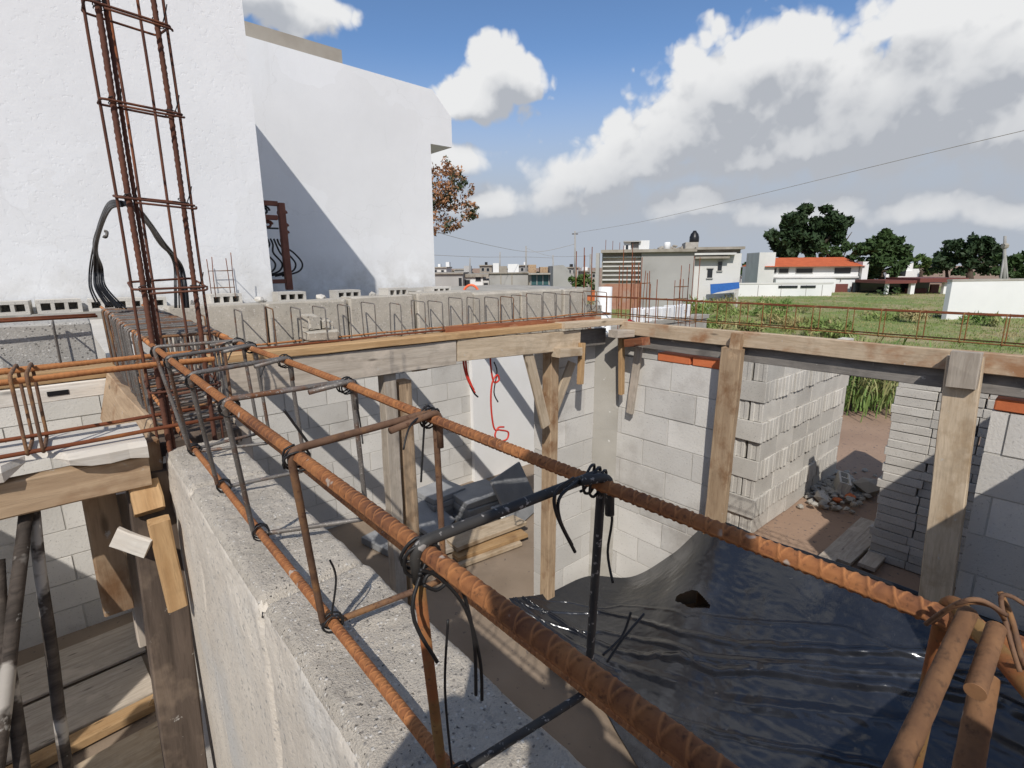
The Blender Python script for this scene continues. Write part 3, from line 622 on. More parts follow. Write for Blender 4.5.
# far beam formwork
T('plank', (.42, 2.40, 2.242), (2.46, 2.39, 2.222), .12, .035, M.wpine, label='orange-brown plank lying flat along the long far beam', cat='plank')
T('plank', (2.44, 2.36, 2.226), (3.09, 2.355, 2.206), .12, .04, M.wpale, label='short pale plank end lapping over the long beam at the corner column', cat='plank')
T('plank', (1.6, 2.43, 2.262), (2.9, 2.41, 2.236), .05, .03, M.wred, label='narrow red-stained batten on the long beam beside the corner', cat='plank')
T('formwork_board', (.30, 2.375, 2.150), (1.62, 2.365, 2.138), .035, .135, M.wgrey, label='grey formwork board on edge along the left half of the long beam', cat='board')
T('formwork_board', (1.63, 2.36, 2.150), (2.62, 2.345, 2.118), .035, .125, M.wpale, label='pale formwork board on edge along the right half of the long beam', cat='board')
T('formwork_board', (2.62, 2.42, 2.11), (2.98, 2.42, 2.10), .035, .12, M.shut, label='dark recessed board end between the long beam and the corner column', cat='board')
T('plank', (-2.4, 2.36, PY(50, 377, 2.31).z), (.17, 2.36, PY(50, 377, 2.31).z-.004), .10, .04, M.wpine, label='orange plank lying under the rusty bars of the far left beam', cat='plank')
bd = T('formwork_board', (-2.4, 2.33, PY(50, 393, 2.31).z), (.16, 2.325, PY(50, 393, 2.31).z-.002), .04, .058, M.wwhite, label='chalky white board with a dark slot below the orange plank at far left', cat='board')
mb = MB(); s = hit(58, 393, 'y', 2.304); mb.box((s.x-.028, 2.303, s.z-.008), (s.x+.028, 2.312, s.z+.008)); o = mb.build('slot', M.blackp); o.parent = bd; o.matrix_parent_inverse = bd.matrix_world.inverted()
# inner side board of the cage over the opening
T('formwork_board', (.105, 1.32, 2.19), (.085, 2.3, 2.16), .03, .17, M.wbrown, up=(.25, 0, 1), label='brown board leaning under the bunched stirrups', cat='board')
T('formwork_board', (.285, 1.3, 2.19), (.285, 2.3, 2.17), .03, .14, M.wgrey, label='grey board on edge right of the bunched stirrups', cat='board')
T('plank', (.19, 1.25, 2.235), (.19, 2.45, 2.235), .16, .03, M.wdark, label='dark plank flat beneath the bunched stirrups', cat='plank')
# posts under the far beam
a = PY(386, 369, 2.42); T('timber_post', (a.x, 2.42, 2.075), (a.x, 2.44, .01), .07, .07, M.wgrey, up=(0, 1, 0), label='grey half of the paired posts under the long beam', cat='post')
a = PY(401, 371, 2.45); T('timber_post', (a.x, 2.45, 2.01), (a.x, 2.45, .01), .075, .075, M.wbrown, up=(0, 1, 0), label='brown half of the paired posts under the long beam', cat='post')
a = PY(416, 366, 2.40); T('timber_block', (a.x-.035, 2.40, a.z), (a.x+.05, 2.39, a.z), .06, .045, M.wbrown, label='small brown block tucked under the long beam beside the paired posts', cat='offcut')
a = PY(550, 362, 2.44); T('timber_post', (a.x+.01, 2.44, 2.03), (a.x+.01, 2.46, .01), .075, .085, M.wbrown, up=(0, 1, 0), label='single brown post with a pointed head left of the corner column', cat='post')
T('formwork_board', PY(527, 350, 2.36), PY(546, 426, 2.35), .022, .072, M.wpale, up=(1, 0, 0), label='pale slat leaning across the pointed post near the hanging hoses', cat='board')
T('timber_block', PY(556, 353, 2.31), PY(578, 351, 2.31), .08, .055, M.wpale, label='splintered pale offcut wedged under the long beam by the pointed post', cat='offcut')
T('formwork_board', PY(572, 362, 2.40), PY(552, 416, 2.44), .02, .075, M.wpale, up=(1, 0, -.3), label='pale diagonal brace between the pointed post and the corner wall', cat='board')
T('batten', PY(582, 343, 2.31), PY(580, 384, 2.31), .03, .042, M.wpine, up=(1, 0, 0), label='shorter orange batten hanging from the beam left of the corner column', cat='batten')
T('batten', PY(621.5, 338, 2.27), PY(621.5, 394, 2.27), .03, .042, M.wpine, up=(1, 0, 0), label='longer bright orange batten hanging right of the corner column', cat='batten')
T('batten', P3(639, 347, 3.03), P3(630, 413, 3.05), .025, .055, M.wgrey, up=(0, 1, 0), label='grey batten slanting on the right wall next to the orange batten', cat='batten')
T('timber_block', PY(613, 334, 2.24), PY(630, 333, 2.22), .09, .05, M.wgrey, label='grey wedge-shaped offcut on top of the bright orange batten', cat='offcut')
T('timber_block', P3(628, 343, 2.97), P3(646, 341, 2.93), .07, .055, M.wred, label='reddish offcut jammed between the corner and the right plank', cat='offcut')
mb = MB(); c = PY(629, 326, 2.32)
for i in range(5):
    mb.tube(spline([c+Vector((random.uniform(-.03, .03), random.uniform(-.03, .03), random.uniform(-.035, .035))) for _ in range(4)], 4), [.014+.006*random.random() for _ in range(13)], 7)
tag(mb.build('rag', M.redcloth, smooth=True, loc=c), 'crumpled red rag stuffed at the corner joint', 'rag')
# fallen pieces on the beams
mb = MB(); c = PY(320, 332, 2.47); mb.cbox((c.x-.075, 2.42, 2.27), (c.x+.075, 2.54, 2.315), .008, 0, .004); mb.cbox((c.x-.055, 2.46, 2.315), (c.x+.0, 2.55, 2.385), .006, 0, .008); mb.cbox((c.x+.02, 2.45, 2.315), (c.x+.06, 2.53, 2.36), .006, 0, .010)
tag(mb.build('broken_block', M.parapet, loc=c), 'broken pale concrete block lying among the stirrups of the long beam', 'block')
# beam-side block rows
def row(x0, x1, y, z0, z1, mat, label, t=.12):
    mb = MB(); x = x0
    while x < x1-.02:
        b = min(x1, x+.4); j = random.uniform(-.012, .006)
        mb.cbox((x+.006, y+j, z0), (b-.006, y+t+j, z1+random.uniform(-.016, .008)), .010, 0, .005); x = b
    w = mb.build('parapet', mat, loc=((x0+x1)/2, y, z0)); return tag(w, label, 'wall')
row(.33, 3.0, 2.60, 2.12, 2.452, M.parapet, 'row of beige concrete blocks on edge behind the stirrups of the long beam')
row(-2.6, .09, 2.60, 2.12, 2.405, M.pop, 'row of popcorn-textured grey blocks behind the bars at far left')
# joists over the back room
for i, (x, d) in enumerate(((.80, 'nearest the partition'), (1.50, 'second from the partition'), (2.07, 'in the middle, close to its right neighbour'), (3.30, 'farthest right over the hanging hoses'))):
    mb = MB(); mb.box((x-.055, 2.73, 2.18), (x+.055, 5.1, 2.21)); mb.box((x-.035, 2.73, 2.21), (x+.035, 5.1, 2.29))
    tag(mb.build('roof_joist', M.conc, loc=(x, 3.9, 2.2)), 'bare concrete roof joist over the back room, '+d, 'joist', 'joists over the back room')
# hollow filler blocks on the wall head in front of the house
mb = MB(); mb.box((-6, 5.0, 2.16), (3.55, 5.2, 2.30)); sl = mb.build('slab_edge', M.conc, loc=(0, 5.1, 2.2)); tag(sl, 'thin concrete slab edge carrying hollow filler blocks before the white house', 'slab')
def hollow(x, y, z, w, h, label, rot=0, d=.18, mat=None):
    t = .022; mb = MB(); n = 3
    mb.box((-w/2, 0, 0), (w/2, d, t)); mb.box((-w/2, 0, h-t), (w/2, d, h))
    for k in range(n+1):
        xx = -w/2+(w-t)*k/n; mb.box((xx, .001, t), (xx+t, d-.001, h-t))
    mb.box((-w/2+.004, d-.03, t), (w/2-.004, d-.006, h-t))
    c, s = math.cos(rot), math.sin(rot); mb.V = [(x+px*c-py*s, y+px*s+py*c, z+pz) for px, py, pz in mb.V]
    return tag(mb.build('hollow_block', mat or M.parapet, loc=(x, y, z)), label, 'block', 'hollow filler blocks on the slab edge')
def chunk(x, y, z, r, label):
    mb = MB(); rock(mb, (x, y, z), r, .7); rock(mb, (x+r*.8, y+.02, z-.01), r*.7, .7); tag(mb.build('concrete_lump', M.blk, loc=(x, y, z)), label, 'lump', 'concrete lumps on the slab edge')
nm = ['leftmost', 'second from left', 'third from left', 'fourth from left', 'fifth from left', 'sixth from left', 'seventh from left', 'eighth from left', 'ninth from left', 'tenth from left', 'eleventh from left', 'twelfth from left', 'thirteenth from left', 'rightmost']
for i in range(14):
    hollow(-.28+i*.275+random.uniform(-.02, .02), 5.0+random.uniform(-.01, .02), 2.30, .25, .085+random.uniform(0, .012), 'hollow concrete filler block lying on the slab edge, '+nm[i]+' of the row', random.uniform(-.12, .12), mat=M.blk) if i not in (4, 6, 8, 10, 12) else None
mb = MB(); mb.tube([(1.2, 4.95, 2.395), (2.2, 4.96, 2.40), (3.5, 4.95, 2.405)], .008, 6); mb.tube([(1.0, 5.03, 2.42), (2.4, 5.0, 2.415), (3.5, 5.03, 2.41)], .006, 6)
for x, r, lb in ((.82, .05, 'pale concrete lump among the filler blocks, left one'), (1.37, .045, 'pale concrete lump among the filler blocks, second from left'), (1.92, .05, 'pale concrete lump among the filler blocks, in the middle'), (2.47, .045, 'pale concrete lump among the filler blocks, second from right'), (3.02, .05, 'pale concrete lump among the filler blocks, right one')):
    chunk(x, 5.06, 2.33, r, lb)
# left formwork: chalky broken plank, side board and props
V = []; F = []; n = 60
for i in range(n+1):
    x = -1.6+1.685*i/n
    e = .018*noise.noise(Vector((x*9, 2, 0)))+.012*noise.noise(Vector((x*31, 2, 0))); nt_ = .05 if -.088 < x < -.055 else 0
    ff = 1.145+e*.6+nt_*.8; bt = 2.262+e*.9+nt_*.35+.01*noise.noise(Vector((x*22, 8, 0)))
    for (y, z) in ((ff, bt), (ff-.004, 2.280), (ff+.004, 2.290+.002*noise.noise(Vector((x*14, 4, 0)))), (1.25, 2.291+.002*noise.noise(Vector((x*9, 6, 0)))), (1.31, 2.289), (1.31, 2.255)): V.append((x, y, z))
for i in range(n):
    for k in range(6): F.append((i*6+k, i*6+(k+1) % 6, i*6+6+(k+1) % 6, i*6+6+k))
F.append(tuple(range(5, -1, -1))); F.append(tuple(n*6+k for k in range(6))); F = [tuple(reversed(f)) for f in F]
tag(link('plank', V, F, M.wwhite, loc=(-.7, 1.1, 2.26)), 'chalky white plank with a broken notched edge under the left beam cage', 'plank')
T('formwork_board', (-1.6, 1.185, 2.223), (.085, 1.185, 2.226), .035, .062, M.wbrown, label='brown-grey side board below the chalky notched plank', cat='board')
T('timber_block', (.095, 1.225, 2.268), (.095, 1.225, 2.19), .03, .035, M.wbrown, up=(0, 1, 0), label='small dark block between the side board and the near wall end', cat='offcut')
T('timber_post', PY(143, 483, 1.20), PY(150, 512, 1.17), .045, .05, M.wpine, up=(1, 0, 0), label='blunt orange timber end beneath the side board by the near wall', cat='offcut')
T('timber_post', PY(147, 470, 1.22), PY(190, 790, 1.22), .05, .078, M.wdark, up=(1, 0, 0), label='dark timber post standing against the near wall end', cat='post')
T('timber_post', PY(158, 520, 1.13), PY(177, 606, 1.13), .03, .035, M.wpine, up=(1, 0, 0), label='splintered orange stake by the near wall end', cat='stake')
T('timber_post', PY(122, 490, 1.35), PY(146, 640, 1.38), .04, .032, M.wgrey, up=(1, 0, 0), label='thin grey upright behind the blunt orange timber end', cat='post')
T('timber_post', PY(98, 490, 1.30), PY(119, 606, 1.34), .05, .055, M.wbrown, up=(1, 0, 0), label='brown upright under the left beam next to the dark poles', cat='post')
T('timber_block', PY(115, 537, 1.15), PY(148, 549, 1.12), .012, .04, M.wwhite, up=(0, 0, 1), label='small white slat nailed across the uprights under the left beam', cat='offcut')
def polep(x0, y0, x1, y1, Y0, Y1, r0, r1, label):
    a, b = PY(x0, y0, Y0), PY(x1, y1, Y1); b = a+(b-a)*((a.z-.01)/(a.z-b.z)) if b.z < a.z else b
    n = 40; pts = [a.lerp(b, i/n)+Vector((.006*noise.noise(Vector((i*.25, x0, 0))), .006*noise.noise(Vector((i*.25, x0, 4))), 0)) for i in range(n+1)]
    mb = MB(); mb.tube(pts, [r0+(r1-r0)*i/n for i in range(n+1)], 9, rfun=lambda i, q: 1+.14*noise.noise(Vector((i*.35, math.cos(q)*1.2, math.sin(q)*1.2+x0))))
    return tag(mb.build('prop_pole', M.wold, smooth=True, loc=b), label, 'pole')
polep(27, 505, -4, 770, 1.20, 1.04, .010, .014, 'weathered dark prop pole leaning left under the left beam')
polep(34, 506, 66, 770, 1.21, 1.12, .009, .012, 'thinner blackened prop pole leaning right under the left beam')
polep(-2, 560, 22, 775, 1.2, 1.05, .010, .013, 'dark prop pole at the extreme lower left corner')
# floor of the passage: planks
def ground_plank(p0, p1, b, h, z, mat, label, **k): return T('plank', (p0[0], p0[1], z), (p1[0], p1[1], z), b, h, mat, label=label, **k)
ground_plank((-1.6, 4.1), (.08, 4.22), .42, .02, .03, M.wgrey, 'wide grey plank on the passage floor below the shadowed wall')
ground_plank((-1.6, 3.62), (.08, 3.74), .42, .02, .035, M.wgrey, 'wide plank on the passage floor, middle of three')
ground_plank((-1.4, 3.28), (.06, 3.42), .10, .05, .05, M.wpine, 'splintered orange plank catching the sun on the passage floor', broken=.04)
ground_plank((-1.5, 2.8), (.1, 2.98), .55, .02, .04, M.wpale, 'wide pale plank on the passage floor beside the near wall')
# hanging hoses
mb = MB(); Y = 2.43
mb.tube(spline([PY(463, 352, Y), PY(464, 366, Y), PY(468, 380, Y), PY(475, 393, Y)], 6), .0062, 7); mb.tube(spline([PY(465, 352, Y+.02), PY(467, 372, Y+.01), PY(471, 384, Y), PY(474, 390, Y)], 6), .0058, 7)
h = mb.build('hose', M.redcable, smooth=True, loc=PY(465, 352, Y)); tag(h, 'short doubled red hose hanging below the long beam, left of the looped one', 'hose')
mb = MB(); mb.tube(spline([PY(470, 385, Y), PY(474, 393, Y), PY(478, 397, Y)], 5), .005, 6); mb.build('cut_end', M.cable, h, True)
mb = MB(); mb.tube(spline([PY(490, 348, Y), PY(491, 368, Y), PY(494, 382, Y), PY(499, 380, Y), PY(497, 375, Y), PY(492, 384, Y), PY(491, 405, Y), PY(494, 428, Y), PY(500, 430, Y), PY(508, 432, Y), PY(507, 439, Y), PY(500, 441, Y), PY(495, 436, Y), PY(498, 428, Y), PY(504, 427, Y)], 7), .0058, 7)
h = mb.build('hose', M.redcable, smooth=True, loc=PY(490, 350, Y)); tag(h, 'long red hose hanging below the long beam, ending in a loop', 'hose')
mb = MB(); mb.tube(spline([PY(494, 362, Y+.02), PY(497, 372, Y+.02), PY(494, 392, Y+.02), PY(498, 402, Y+.02)], 5), .0042, 6); mb.build('black_wire', M.cable, h, True)
# black cable bundle draped over the column cage
mb = MB(); Y = 2.05
for i in range(16):
    o = random.uniform(-1, 1); e = random.uniform(0, 1)**1.3; z = Y+random.uniform(-.03, .03); q = random.uniform(-1, 1)
    mb.tube(spline([PY(122+o, 204+o*3, 1.24), PY(110+o*1.5, 206+o*4, 1.3), PY(101+o*2, 224+q*2, 1.5), PY(97+o*3-3*e, 245+q*3, 1.8), PY(89+e*15+o, 266, z), PY(87+e*22, 287, z), PY(92+e*40, 304+e*6, z)], 8), .0023, 6)
for i in range(13):
    o = random.uniform(-1, 1); e = random.uniform(0, 1); z = Y+random.uniform(-.03, .03); q = random.uniform(-1, 1)
    mb.tube(spline([PY(122+o, 204+o*3, 1.24), PY(136+o*1.5, 208+q*3, 1.3), PY(150+o*2, 224+q*2, 1.5), PY(163+o*3, 243+q*2, 1.8), PY(172+e*10, 264, z), PY(172+e*16, 288, z), PY(172+e*18, 308, z)], 8), .0023, 6)
b = mb.build('cable_bundle', M.cable, smooth=True, loc=PY(120, 206, 1.24)); tag(b, 'bundle of black cables draped in an arch over the column cage', 'cables')
mb = MB(); mb.tube(spline([PY(103, 236, 1.75), PY(106, 237, 1.75), PY(107, 232, 1.75), PY(104, 231, 1.75)], 4), .004, 6); mb.build('cable_tie', M.rod, b, True)
# ---------------------------------------------------------------- back-room floor: pavers and planks
def paver(c, w, d, t, rz, label, tilt=None, mat=None):
    mb = MB(); mb.cbox((-w/2, -d/2, -t/2), (w/2, d/2, t/2), .006, 2, .002)
    Mx = Matrix.Translation(Vector(c)) @ Matrix.Rotation(rz, 4, 'Z')
    if tilt: Mx = Mx @ Matrix.Rotation(tilt[0], 4, tilt[1])
    mb.V = [tuple(Mx @ Vector(p)) for p in mb.V]
    return tag(mb.build('paver', mat or M.slate, loc=c), label, 'paver', 'dark grey pavers on the back-room floor')
def at(x, y, z=.02): 
    p = hit(x, y, 'z', z); return p
p = at(440, 512, .05)
for k in range(5): paver((p.x+random.uniform(-.02, .02), p.y+random.uniform(-.02, .02), .04+.062*k), .42, .36, .055, .1+random.uniform(-.06, .06), 'dark grey paver in the left stack on the back-room floor, '+['bottom', 'second up', 'middle', 'fourth up', 'topmost'][k])
p = at(477, 512, .05)
for k in range(4): paver((p.x+random.uniform(-.02, .02), p.y+random.uniform(-.02, .02), .045+.072*k), .5, .42, .065, -.05+random.uniform(-.05, .05), 'dark grey paver in the wider right stack on the back-room floor, '+['bottom', 'second up', 'third up', 'topmost'][k])
p = at(516, 500, .2); paver((p.x, p.y, .26), .6, .55, .03, .35, 'dark slab leaning upright behind the paver stacks', (math.radians(62), 'X'))
p = at(430, 528, .06); paver((p.x, p.y, .16), .42, .4, .045, .5, 'dark paver tilted against the front of the left stack', (math.radians(28), 'X'))
p = at(395, 535, .06); paver((p.x, p.y, .05), .5, .4, .07, .2, 'dark paver lying flat behind the paired posts')
for (x0, y0, x1, y1, b, mt, z, lb) in ((452, 545, 520, 520, .20, M.wpale, .14, 'wide pale plank on top of the plank pile by the pointed post'), (455, 557, 524, 533, .12, M.wpine, .08, 'orange plank lower in the plank pile by the pointed post'), (458, 566, 520, 543, .05, M.wpale, .04, 'narrow pale batten in front of the plank pile'), (440, 548, 500, 527, .2, M.wgrey, .06, 'grey plank at the bottom of the plank pile')):
    T('plank', hit(x0, y0, 'z', z), hit(x1, y1, 'z', z), b, .04, mt, label=lb, broken=.01)
mb = MB(); p = at(508, 514, .1)
for i in range(6):
    q = p+Vector((random.uniform(-.1, .1), random.uniform(-.1, .1), random.uniform(0, .12))); mb.cbox(tuple(q-Vector((.06, .04, .006))), tuple(q+Vector((.06, .04, .006))), .003, 2, .02)
tag(mb.build('scrap_paper', M.pvc, loc=p), 'crumpled white scrap beside the plank pile', 'scrap')
# ---------------------------------------------------------------- tarp
def poly(pts):
    P = [Vector(p) for p in pts]; S = spline(P, 10); d = [0]
    for a, b in zip(S, S[1:]): d.append(d[-1]+(b-a).length)
    def f(t):
        s = t*d[-1]; j = 0
        while j < len(d)-2 and d[j+1] < s: j += 1
        return S[j].lerp(S[j+1], min(1, max(0, (s-d[j])/(d[j+1]-d[j]))))
    return f
ft = poly([(2.50, 2.44, .20), (2.85, 2.40, .20), (3.04, 2.12, .25), (3.06, 1.80, .58), (3.04, 1.52, .93), (3.04, 1.2, .945), (3.04, .72, .965), (3.04, .2, .965), (3.04, -.24, .96)])
fb = poly([(2.16, 2.56, .24), (2.10, 2.2, .15), (2.06, 1.65, .09), (1.97, 1.4, .08), (1.88, 1.15, .06), (1.80, .8, .05), (1.75, .3, .05), (1.72, -.24, .05)])
NU, NV = 230, 250; V = []; F = []
def projpx(p):
    d = Vector(p)-Vector((0, 0, CZ)); w = d.dot(FW); return 512+FOC*d.dot(CR)/w, 384-FOC*d.dot(CU)/w
def sheetpt(s, t):
    a, b = ft(s), fb(s); p = b.lerp(a, t); p.z -= .06*math.sin(math.pi*t)*math.sin(math.pi*min(1, s*1.2+.05)); return p
gs = [(i/46, j/50, projpx(sheetpt(i/46, j/50))) for i in range(47) for j in range(51)]
def crease(pts):
    K = sorted((min(gs, key=lambda g: (g[2][0]-x)**2+(g[2][1]-y)**2)[:2] for x, y in pts))
    def f(s):
        for (s0, t0), (s1, t1) in zip(K, K[1:]):
            if s <= s1 or (s1, t1) == K[-1]:
                q = (s-s0)/max(1e-6, s1-s0); q = min(1.3, max(-.3, q)); return t0+(t1-t0)*q
    return f
CR_ = [(crease(((514, 598), (600, 611), (680, 633), (755, 647), (860, 651), (990, 661))), .018, .021, .75), (crease(((516, 606), (600, 631), (700, 655), (850, 667), (990, 680))), .019, .020, .35), (crease(((640, 655), (715, 668), (765, 672), (830, 682), (960, 694))), .022, .026, 1.0), (crease(((530, 610), (610, 660), (720, 700), (900, 722))), .03, .016, .5), (crease(((530, 597), (620, 604), (690, 616), (800, 622))), .010, .008, .5), (crease(((600, 690), (700, 730), (860, 760))), .014, .012, .6)]
for i in range(NU+1):
    s = i/NU
    nrm = Vector((-.6, -.1, .8)); cs = [(f(s), w_, h_*(.75+.5*abs(noise.noise(Vector((s*7, w_*900, 6))))), k_) for f, w_, h_, k_ in CR_]
    for j in range(NV+1):
        t = j/NV; p = sheetpt(s, t)
        am = min(1, 5*t)*min(1, 6*(1-t))
        d = .014*noise.noise(Vector((p.x*3, p.y*2, 1)))+.004*noise.noise(Vector((p.x*9, p.y*3, 3)))+.0022*(1-abs(noise.noise(Vector((p.x*13, p.y*5, 5))))*2)+.0018*noise.noise(Vector((p.x*50, p.y*22, 5)))
        for (c, w_, h_, k_) in cs:
            c2 = c+.010*k_*noise.noise(Vector((s*22, w_*700, 2)))+.005*k_*noise.noise(Vector((s*60, w_*700, 8)))
            x = (t-c2)/w_
            if abs(x) < 1.3: d += h_*(max(0, 1-(x*x+.02)**.5))*(1+.6*k_*noise.noise(Vector((s*55, w_*900, 9))))
        V.append(tuple(p+nrm*d*am))
hole = hit(690, 598, 'x', 2.75)
hc = None
for i in range(NU):
    for j in range(NV):
        q = i*(NV+1)+j
        F.append((q, q+1, q+NV+2, q+NV+1))
# the tear: centred where the sheet has worn through
best = min(range(len(V)), key=lambda k: (projpx(V[k])[0]-690)**2+(projpx(V[k])[1]-598)**2); bc = Vector(V[best])
bi, bj = divmod(best, NV+1)
F2 = []
for f in F:
    i, j = divmod(f[0], NV+1); du = (i+.5-bi)/10; dv = (j+.5-bj)/8.0
    if du*du+dv*dv < 1+.35*math.sin(du*5+1)*abs(dv): continue
    F2.append(f)
tp = link('tarp', V, F2, M.tarp, smooth=True, loc=(2.5, 1, .4)); tag(tp, 'black plastic tarp with a torn hole sloping down from the opening', 'tarp')
mb = MB(); pts = [ft(.47+.53*i/24)+Vector((.004*noise.noise(Vector((i*.7, 0, 0))), 0, .012+.004*noise.noise(Vector((i*.7, 4, 0))))) for i in range(25)]
mb.tube(pts, [.016+.004*noise.noise(Vector((i*.5, 0, 8))) for i in range(25)], 9); mb.build('rolled_edge', M.blackp, tp, True)
# what the sheet covers
V = []; F = []
for i in range(31):
    for j in range(21):
        y = -.2+2.5*i/30; x = 1.95+1.1*j/20; t = (x-1.95)/1.1
        z = max(.0, t*.55*min(1, max(.05, (2.2-y)*1.1))-.06+.03*noise.noise(Vector((x*4, y*4, 0)))); V.append((x, y, z))
for i in range(30):
    for j in range(20): q = i*21+j; F.append((q, q+21, q+22, q+1))
F = [tuple(reversed(f)) for f in F]
tag(link('sand_heap', V, F, M.dirt, smooth=True, loc=(2.6, 1, 0)), 'heap of sand covered by the black tarp, glimpsed through its tear', 'sand heap', kind='stuff')
# ---------------------------------------------------------------- stacks of blocks
def block_mesh(L=.395, H=.19, Wd=.12):
    # hollow concrete block: length on X, height on Z, two cells open at the top, grooved ends
    mb = MB(); c = .005; t = .028; g = .012
    g = .006; out = [(-L/2, -Wd/2+c), (-L/2+c, -Wd/2), (L/2-c, -Wd/2), (L/2, -Wd/2+c), (L/2, -Wd*.22), (L/2-g, -Wd*.15), (L/2-g, Wd*.15), (L/2, Wd*.22), (L/2, Wd/2-c), (L/2-c, Wd/2), (-L/2+c, Wd/2), (-L/2, Wd/2-c), (-L/2, Wd*.22), (-L/2+g, Wd*.15), (-L/2+g, -Wd*.15), (-L/2, -Wd*.22)]
    n = len(out); V = []; F = []
    for z, s in ((-H/2, .992), (-H/2+.004, 1), (H/2-.004, 1), (H/2, .992)):
        V += [(x*s, y*s, z) for x, y in out]
    for k in range(3):
        for i in range(n): F.append((k*n+i, k*n+(i+1) % n, (k+1)*n+(i+1) % n, (k+1)*n+i))
    F.append(tuple(reversed(range(n))))
    mb.add(V, F)
    # top ring around the two cells
    x1, x2, y1 = L/2-t, t/2, Wd/2-t*.8
    top = 3*n; base = len(mb.V); cells = []
    for (a, b) in ((-x1, -x2), (x2, x1)):
        cells.append([(a, -y1), (b, -y1), (b, y1), (a, y1)])
    mb.V += [(x, y, H/2) for cc in cells for x, y in cc]; mb.V += [(x*.96, y*.9, H/2-.06) for cc in cells for x, y in cc]
    for c_ in (0, 1):
        o = base+c_*4
        for k in range(4): mb.F.append((o+k, o+8+k, o+8+(k+1) % 4, o+(k+1) % 4))
        mb.F.append((o+8, o+9, o+10, o+11))
    b0 = base
    # stitch the top face as a few strips
    mb.F += [tuple([top+k for k in (1, 2)]+[b0+5, b0+4, b0+1, b0+0]), tuple([top+9, top+10]+[b0+3, b0+2, b0+7, b0+6]),
             tuple([top+k for k in (2, 3, 4, 5, 6, 7, 8, 9)]+[b0+6, b0+5]), tuple([top+k for k in (10, 11, 12, 13, 14, 15, 0, 1)]+[b0+0, b0+3]), (b0+1, b0+4, b0+7, b0+2)]
    me = bpy.data.meshes.new('hollow_block'); me.from_pydata(mb.V, [], mb.F); me.update(); me.materials.append(M.blk); return me
BM = block_mesh()
ordn = ['first', 'second', 'third', 'fourth', 'fifth', 'sixth', 'seventh', 'eighth', 'ninth', 'tenth', 'eleventh', 'twelfth', 'thirteenth', 'fourteenth', 'fifteenth', 'sixteenth', 'seventeenth', 'eighteenth', 'nineteenth']
def put(me, name, loc, rz, label, cat, group, tilt=0):
    o = bpy.data.objects.new(name, me); COL.objects.link(o); o.location = loc; o.rotation_euler = (random.uniform(-.008, .008)+tilt, random.uniform(-.008, .008), rz); return tag(o, label, cat, group)
SX, SY = 4.78, 1.98; ROWS = 9; CH = .192
for r_ in range(ROWS):
    z = .012+CH*r_+.095; top_ = ROWS-1-r_; cr = 'top' if top_ == 0 else ('bottom' if r_ == 0 else ordn[top_])
    if r_ % 2 == 1:
        for i in range(17):
            put(BM, 'hollow_block', (SX+.04+i*.1345+random.uniform(-.006, .006), SY+.2-.014+random.uniform(-.012, .010), z), math.pi/2+random.uniform(-.02, .02), f'end-on grey block in the {cr} course of the tall stack, {ordn[i]} from the near end', 'block', 'blocks in the tall stack')
    else:
        for i in range(6):
            for k in range(3):
                if k and i > 0: continue
                wh = f'grey block laid lengthwise in the {cr} course of the tall stack, {ordn[i]} from near end' if k == 0 else f'grey block showing its end in the {cr} course on the stack\'s near face, {["", "middle", "left"][k]}'
                put(BM, 'hollow_block', (SX+.2+i*.385+random.uniform(-.008, .008)-(.015 if k == 2 else 0), SY+.065+k*.138+random.uniform(-.006, .006), z), random.uniform(-.02, .02), wh, 'block', 'blocks in the tall stack')
def solid_mesh(L, H, Wd):
    mb = MB(); mb.cbox((-Wd/2, -L/2, -H/2), (Wd/2, L/2, H/2), .004, 2, .0015)
    me = bpy.data.meshes.new('thin_block'); me.from_pydata(mb.V, [], mb.F); me.update(); me.materials.append(M.blk); return me
TBs = [solid_mesh(.278, .0705, .14) for _ in range(4)]
nr = 22
for r_ in range(nr):
    z = .01+.0755*r_+.036; off = random.uniform(-.03, .03)
    for i, ps in enumerate(('leftmost', 'second from left', 'third from left')):
        if r_ in (9, 10) and i > 0 and random.random() < .3: off2 = .02
        else: off2 = 0
        y = 1.09-.14-i*.283+off*.5+random.uniform(-.006, .006)-(.03*(1-r_/nr))*-1
        t_ = nr-1-r_; cr = 'top' if t_ == 0 else ('bottom' if r_ == 0 else (ordn[t_]+' from top' if t_ < 19 else 'second from bottom'))
        if t_ == 19: cr = 'third from bottom'
        put(TBs[(r_*3+i) % 4], 'thin_block', (5.27+random.uniform(-.006, .006)+off2, y, z), random.uniform(-.012, .012), f'thin grey block in the thin-block stack, {cr} row, {ps}', 'block', 'thin blocks stacked beyond the opening')
# rubble, loose blocks and boards in the yard
rub = MB()
for i in range(260):
    p = at(random.gauss(835, 17), random.gauss(492, 9)+0, .01); rock(rub, (p.x, p.y, .02+.09*math.exp(-((p.x-6.1)/.5)**2)*random.random()), random.uniform(.012, .05))
for i in range(240):
    p = at(random.gauss(905, 14), random.gauss(535, 9), .01); rock(rub, (p.x, p.y, .02+.05*random.random()), random.uniform(.012, .045))
tag(rub.build('rubble', M.conc, loc=(6, 1.5, 0)), 'scattered broken concrete rubble on the yard ground beyond the opening', 'rubble', kind='stuff')
def one_rock(px, py, r, mat, label, z=.05, flat=.75):
    mb = MB(); p = at(px, py, z); rock(mb, p, r, flat); tag(mb.build('broken_piece', mat, loc=p), label, 'broken piece')
one_rock(822, 497, .09, M.blk, 'pale broken block piece in front of the tall stack', .06)
one_rock(850, 497, .08, M.brick, 'orange broken brick piece on the rubble', .07, .55)
one_rock(838, 500, .06, M.brick, 'small orange brick fragment left of the larger one', .05, .55)
